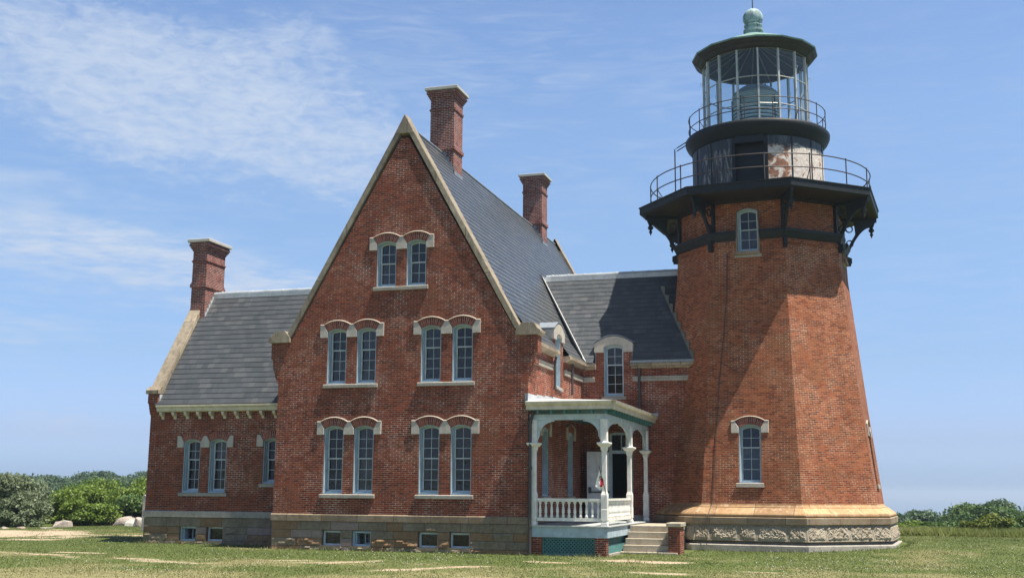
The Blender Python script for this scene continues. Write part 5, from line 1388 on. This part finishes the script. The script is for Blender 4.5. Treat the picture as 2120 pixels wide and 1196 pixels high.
# ------------------------------------------------------------------ foliage
def leaves(lumps, n, size, m, name, parent, flat=.6, tone_bias=0.0, white=0):
    """many small leaf blades filling a set of (centre, radii) lumps, denser near their surfaces"""
    L = np.array([(*c, *r) for c, r in lumps], float); vol = (L[:, 3] * L[:, 4] * L[:, 5]) ** .7; pick = nrs.choice(len(L), n, p=vol / vol.sum())
    d = nrs.normal(0, 1, (n, 3)); d /= np.linalg.norm(d, axis=1)[:, None]; rad = nrs.rand(n) ** .38 * (1 + np.abs(nrs.normal(0, .16, n)) - .05)
    p = L[pick, :3] + d * rad[:, None] * L[pick, 3:]
    nrm = d * .5 + nrs.normal(0, .7, (n, 3)) + np.array([0, 0, flat]); nrm /= np.linalg.norm(nrm, axis=1)[:, None]
    t = np.cross(nrm, nrs.normal(0, 1, (n, 3))); t /= np.linalg.norm(t, axis=1)[:, None]; b = np.cross(nrm, t)
    s_ = size * nrs.uniform(.6, 1.5, n)[:, None]
    V = np.stack([p - t * s_, p - b * s_ * .5, p + t * s_, p + b * s_ * .5], 1).reshape(-1, 3)
    lump_tone = nrs.normal(0, .12, len(L))[pick]
    tone = np.clip(.45 + tone_bias + lump_tone + nrs.normal(0, .22, n), 0, 1)
    return np_mesh(name, V, np.arange(4 * n).reshape(-1, 4), m, {'tone': ('FACE', tone)}, parent)
def lumps_for(c, rx, ry, h, n, lo=.15, seed=None):
    out = []
    for i in range(n):
        a = rnd.uniform(0, 6.283); q = math.sqrt(rnd.random()) * .85; zf = rnd.uniform(lo, 1) ** .8
        wid = math.sqrt(max(.05, 1 - (zf * .92) ** 2.2)); r = rnd.uniform(.20, .36)
        out.append(((c[0] + rx * q * wid * math.cos(a), c[1] + ry * q * wid * math.sin(a), c[2] + h * (zf - r * .45)), (rx * r * 1.25, ry * r * 1.25, h * r * .62)))
    return out
def plant(name, cat, label, group, x, y, rx, ry, h, m, n, size, trunk=.06, nl=16, z=None, flat=.6, bias=0.0, lo=.15):
    z = float(height(x, y)) if z is None else z
    t = thing(name, label, cat, (x, y, z), group)
    L = lumps_for((x, y, z), rx, ry, h, nl, lo)
    leaves(L, n, size, m, 'crown' if cat == 'tree' else 'foliage', t, flat, bias)
    mb = MB()
    base = Vector((x, y, z - .15))
    stems = 1 if cat == 'tree' else 3
    for s_ in range(stems):
        b0_ = base + Vector((rnd.uniform(-.2, .2) * rx * (stems > 1), rnd.uniform(-.2, .2) * rx * (stems > 1), 0)); top = Vector((x + rnd.uniform(-.2, .2) * rx, y + rnd.uniform(-.2, .2) * ry, z + h * .5))
        mb.tube([b0_, b0_.lerp(top, .5) + Vector((rnd.uniform(-.1, .1) * rx, 0, 0)), top], [trunk, trunk * .75, trunk * .5], 6)
        for c, r in rnd.sample(L, min(5, len(L))): mb.tube([b0_.lerp(top, rnd.uniform(.5, .95)), Vector(c)], [trunk * .45, trunk * .12], 5)
    mb.build('trunk' if cat == 'tree' else 'stem', 'bark', t, merge=False)
    return t
# left: silver-leaved bush at the frame edge, green thicket behind boulders
plant('silver_bush', 'bush', 'tall grey green silver-leaved bush at the left edge of the lawn', None, -33.6, 15.4, 2.7, 2.4, 2.85, 'leaf_olive', 16000, .085, .07, 26)
plant('silver_bush', 'bush', 'low grey green bush spilling over the edge of the sandy track', None, -31.0, 14.2, 1.5, 1.4, 1.75, 'leaf_olive', 8000, .075, .05, 16)
SH = [(-29.6, 17.4, 1.7, 1.5, 'bright green rounded shrub next to the grey green bushes'), (-31.6, 19.3, 2.0, 2.0, 'green shrub rising behind the grey green bushes'), (-28.2, 19.6, 1.9, 1.6, 'leafy green shrub directly behind the lone pink boulder'), (-30.3, 23.0, 2.3, 2.1, 'green shrub with a pale top in the middle of the thicket'),
      (-27.8, 22.9, 2.1, 2.0, 'green shrub behind the pair of big boulders'), (-26.3, 20.6, 1.8, 1.75, 'low green shrub above the boulder pile by the house'), (-31.5, 27.0, 2.9, 2.5, 'dark green shrub at the back of the thicket'), (-27.4, 26.8, 2.7, 2.85, 'tallest green shrub in the thicket, beside the house corner'), (-24.6, 22.5, 1.6, 1.9, 'green shrub partly hidden by the corner of the brick wing'),
      (-36.0, 26.5, 3.0, 2.5, 'green shrub behind the tall silver-leaved bush'),
      (-35.6, 33.0, 3.2, 2.7, 'dark shrub rising behind the middle of the thicket'), (-40.5, 32.5, 3.2, 2.6, 'dark shrub far back on the left side of the thicket')]
for i, (x, y, r, h, lb) in enumerate(SH):
    plant('green_shrub', 'shrub', lb, 'green shrubs in the thicket left of the house', x, y, r, r * .9, h, ('leaf_bright', 'leaf_bright', 'leaf_mid')[i % 3], 10000, .08, .04, 24, bias=.08, lo=.05)
FT = [(-143, 155, 4.6, 4.8), (-150, 160, 3.6, 4.2), (-135, 158, 4.0, 5.6), (-127.5, 152, 4.4, 4.6), (-122, 160, 3.8, 5.4), (-130, 170, 5.0, 6.2), (-138.5, 168, 4.2, 5.2), (-118.5, 156, 4.4, 5.0), (-146.5, 172, 4.6, 5.4), (-125, 172, 4.4, 5.8), (-113, 160, 4.4, 5.0), (-157, 165, 4.6, 4.6), (-134, 150, 3.4, 3.6), (-125.5, 148, 3.2, 3.4)]
FL = ['leftmost of the far trees, low and wide, just right of the silver bush', 'small far tree behind the leftmost wide one', 'far tree with a high rounded head near the middle of the far row', 'far tree with a flat spreading head above the thicket', 'tall far tree right of the flat-headed one', 'broadest and tallest far tree at the back of the row', 'far tree between the wide left one and the round-headed one', 'far tree whose right side reaches the house corner', 'dim far tree at the back left of the row', 'dim far tree at the back right of the row', 'far tree mostly hidden behind the brick wing', 'far tree mostly hidden behind the silver bush', 'lowest far tree standing in front of the round-headed one', 'small far tree in front of the flat-headed one']
for (x, y, r, h), lb in zip(FT, FL):
    plant('far_tree', 'tree', lb, 'trees far off on the left horizon', x, y, r * 1.45, r * 1.45, h * .92, 'leaf_far', 6000, .27, .22, 22, lo=.15)
# boulders
def boulder(x, y, sx_, sy_, sz, lb, m='boulder_stone', seed=0, rot=0.0):
    r = random.Random(seed); import bmesh
    bm = bmesh.new(); bmesh.ops.create_icosphere(bm, subdivisions=4, radius=1.0)
    pl_ = [Vector((r.gauss(0, 1), r.gauss(0, 1), abs(r.gauss(.2, .8)))).normalized() for _ in range(9)]; hs_ = [r.uniform(.48, .80) for _ in pl_]
    for v in bm.verts:
        for p_, h_ in zip(pl_, hs_):
            d = v.co.dot(p_) - h_
            if d > 0: v.co -= p_ * d * .97
        v.co += v.co.normalized() * (.03 * math.sin(7 * v.co.x + seed) * math.sin(6 * v.co.y + 2 * seed) + r.uniform(-.008, .008))
        c, s_ = math.cos(rot), math.sin(rot); X_, Y_ = v.co.x * sx_, v.co.y * sy_
        v.co = Vector((X_ * c - Y_ * s_, X_ * s_ + Y_ * c, v.co.z * sz + sz * .30))
    me = bpy.data.meshes.new('boulder'); bm.to_mesh(me); bm.free(); me.materials.append(MATS[m])
    o = bpy.data.objects.new('boulder', me); link(o, None, Matrix.Translation((x, y, float(height(x, y)) - .05)))
    tag(o, lb, 'boulder', 'boulders along the edge of the lawn')
boulder(-29.0, 14.7, .62, .5, .32, 'lone pinkish boulder with a flat top in front of the thicket', 'boulder_stone', 3)
boulder(-28.95, 18.2, .75, .6, .50, 'grey brown boulder, left half of the touching pair', 'boulder_brown', 4, .2)
boulder(-28.05, 18.3, .95, .7, .55, 'largest pale pink boulder, right half of the touching pair', 'boulder_stone', 5, -.1)
boulder(-26.9, 17.6, .42, .4, .34, 'small whitish boulder between the big pair and the house corner', 'cap_concrete', 6)
boulder(-26.15, 17.2, .40, .45, .58, 'upright pinkish boulder half hidden by the house corner', 'boulder_stone', 8)
boulder(-29.2, 11.9, .42, .35, .14, 'low tan stone by the sandy track left of the flat grey one', 'boulder_brown', 9)
boulder(-28.4, 12.6, .58, .4, .12, 'long flat grey stone half sunk in the grass', 'grey_stone', 10)
boulder(-29.6, 11.3, .34, .3, .12, 'smallest stone under the silver bush at the left edge', 'boulder_stone', 12)
po = thing('wooden_post', 'weathered grey wooden post standing close to the left end of the house', 'post', (-22.35, 12.0, GZ))
mb = MB(); mb.box(-22.43, -22.27, 11.92, 12.08, GZ - .3, 1.50); mb.build('post', 'post_grey', po, bevel=.012)
mb = MB(); mb.prism([(-22.45, 1.501), (-22.25, 1.501), (-22.35, 1.58)], lambda u, w, d: (u, d, w), 11.90, 12.10); mb.build('post_top', 'post_grey', po)

# right: trees and rough growth below the lawn edge
plant('round_tree', 'tree', 'big dark green rounded tree right of the tower', None, 20.0, 74, 4.6, 4.0, 4.2, 'leaf_mid', 22000, .15, .2, 34)
plant('round_tree', 'tree', 'dark green tree joined to the right side of the big rounded one', None, 23.6, 72, 3.4, 3.2, 3.1, 'leaf_mid', 12000, .15, .16, 22)
RT = [(13.6, 96, 3.2, 3.6, 'far right-hand tree touching the edge of the tower base'), (16.6, 100, 3.4, 3.9, 'second far tree out from the tower base'), (18.8, 104, 2.4, 3.2, 'small far tree with a ragged top before the big rounded one'), (27.0, 118, 4.0, 5.2, 'far tree with a dark dome behind the big rounded one'), (31.5, 120, 3.2, 4.6, 'far tree at the right edge above the grey roof')]
for x, y, r, h, lb in RT:
    plant('far_tree', 'tree', lb, 'trees beyond the lawn on the right', x, y, r, r, h * .84, 'leaf_far', 6000, .2, .16, 18)
plant('low_bush', 'bush', 'grey green bush under the far trees beside the tower base', None, 14.2, 62, 2.6, 2.0, 2.1, 'leaf_far', 8000, .11, .06, 18)
plant('low_bush', 'bush', 'dark bush between the tower and the big rounded tree', None, 16.6, 58, 2.2, 1.8, 1.9, 'leaf_mid', 7000, .10, .06, 16)
plant('low_bush', 'bush', 'yellow green bush at the lawn edge in front of the big rounded tree', None, 15.6, 19.5, 1.0, .8, .95, 'leaf_yellow', 6000, .055, .03, 16)
plant('low_bush', 'bush', 'smaller yellow green bush left of the other yellow one', None, 14.55, 20.2, .55, .5, .62, 'leaf_yellow', 3000, .05, .02, 10)
plant('low_bush', 'bush', 'dark green bush at the far right end of the lawn edge', None, 17.6, 21.5, 1.2, 1.0, 1.0, 'leaf_mid', 6000, .06, .03, 14)
tg = blades(16000, 10.5, 19.5, 17.2, 20.5, .14, .40, 'tall_blade', 'tall_grass', lambda x, y: nrs.rand(len(x)) > .1, .016, .5); tag(tg, kind='stuff')
GB = [(12.2, 22.0, 1.0, .75, 'leaf_bright', 'light green bush beside the tower plinth corner'), (13.4, 23.2, 1.2, .85, 'leaf_mid', 'mid green bush behind the tall grass near the tower'), (12.9, 28.0, 1.6, 1.3, 'leaf_bright', 'pale bush behind the two nearest the tower plinth'), (15.0, 30.0, 2.2, 1.5, 'leaf_mid', 'wide bush between the tower and the yellow green bushes'),
      (18.4, 30.0, 2.4, 1.7, 'leaf_mid', 'broad bush below the left side of the big rounded tree'), (21.5, 33.0, 2.6, 1.8, 'leaf_mid', 'broad bush at the right edge below the grey roof'), (16.8, 44.0, 3.0, 2.6, 'leaf_far', 'deep green bush in the hollow left of the big rounded tree'), (14.0, 48.0, 2.8, 2.6, 'leaf_far', 'deep green bush in the hollow nearest the tower')]
for x, y, r, h, m, lb in GB: plant('green_bush', 'bush', lb, 'green bushes below the lawn edge on the right', x, y, r, r * .8, h * .66, m, 7000, .075 + .0006 * y, .03, 18, lo=.05)
co = thing('cottage', 'distant cottage with a grey shingle roof among the trees at the right edge', 'cottage', (35.2, 128, float(height(35.2, 128))))
cz = float(height(35.2, 128)); mb = MB(); mb.box(32.2, 40, 125.5, 130.5, cz - .2, cz + 2.3); mb.build('wall', 'shingle_tan', co)
mb = MB(); mb.prism([(125.0, cz + 2.2), (131.0, cz + 2.2), (128.0, cz + 4.3)], lambda u, w, d: (d, u, w), 31.9, 40.3); mb.build('roof', 'shingle_grey', co)
c2 = thing('shed', 'low tan roofed shed just showing behind the green thicket on the left', 'shed', (-56.5, 56, float(height(-56.5, 56))))
cz = float(height(-56.5, 56)); mb = MB(); mb.box(-58.4, -54.6, 54.5, 57.5, cz - .2, cz + 1.45); mb.build('wall', 'shingle_grey', c2)
mb = MB(); mb.prism([(54.2, cz + 1.4), (57.8, cz + 1.4), (56.0, cz + 1.95)], lambda u, w, d: (d, u, w), -58.7, -54.3); mb.build('roof', 'shingle_tan', c2)

# ------------------------------------------------------------------ sea air
hm = bpy.data.materials.new('haze'); hm.use_nodes = True; ht = NT(hm.node_tree)
hv = ht.n('ShaderNodeVolumePrincipled', {'Color': (.67, .81, .97, 1), 'Density': .00031, 'Anisotropy': .25}); ho = ht.n('ShaderNodeOutputMaterial'); ht.nt.links.new(hv.outputs[0], ho.inputs['Volume']); MATS['haze'] = hm
mb = MB(); mb.box(-61000, 61000, -61000, 61000, -60, 23.5); hz = mb.build('haze', 'haze'); tag(hz, kind='stuff')
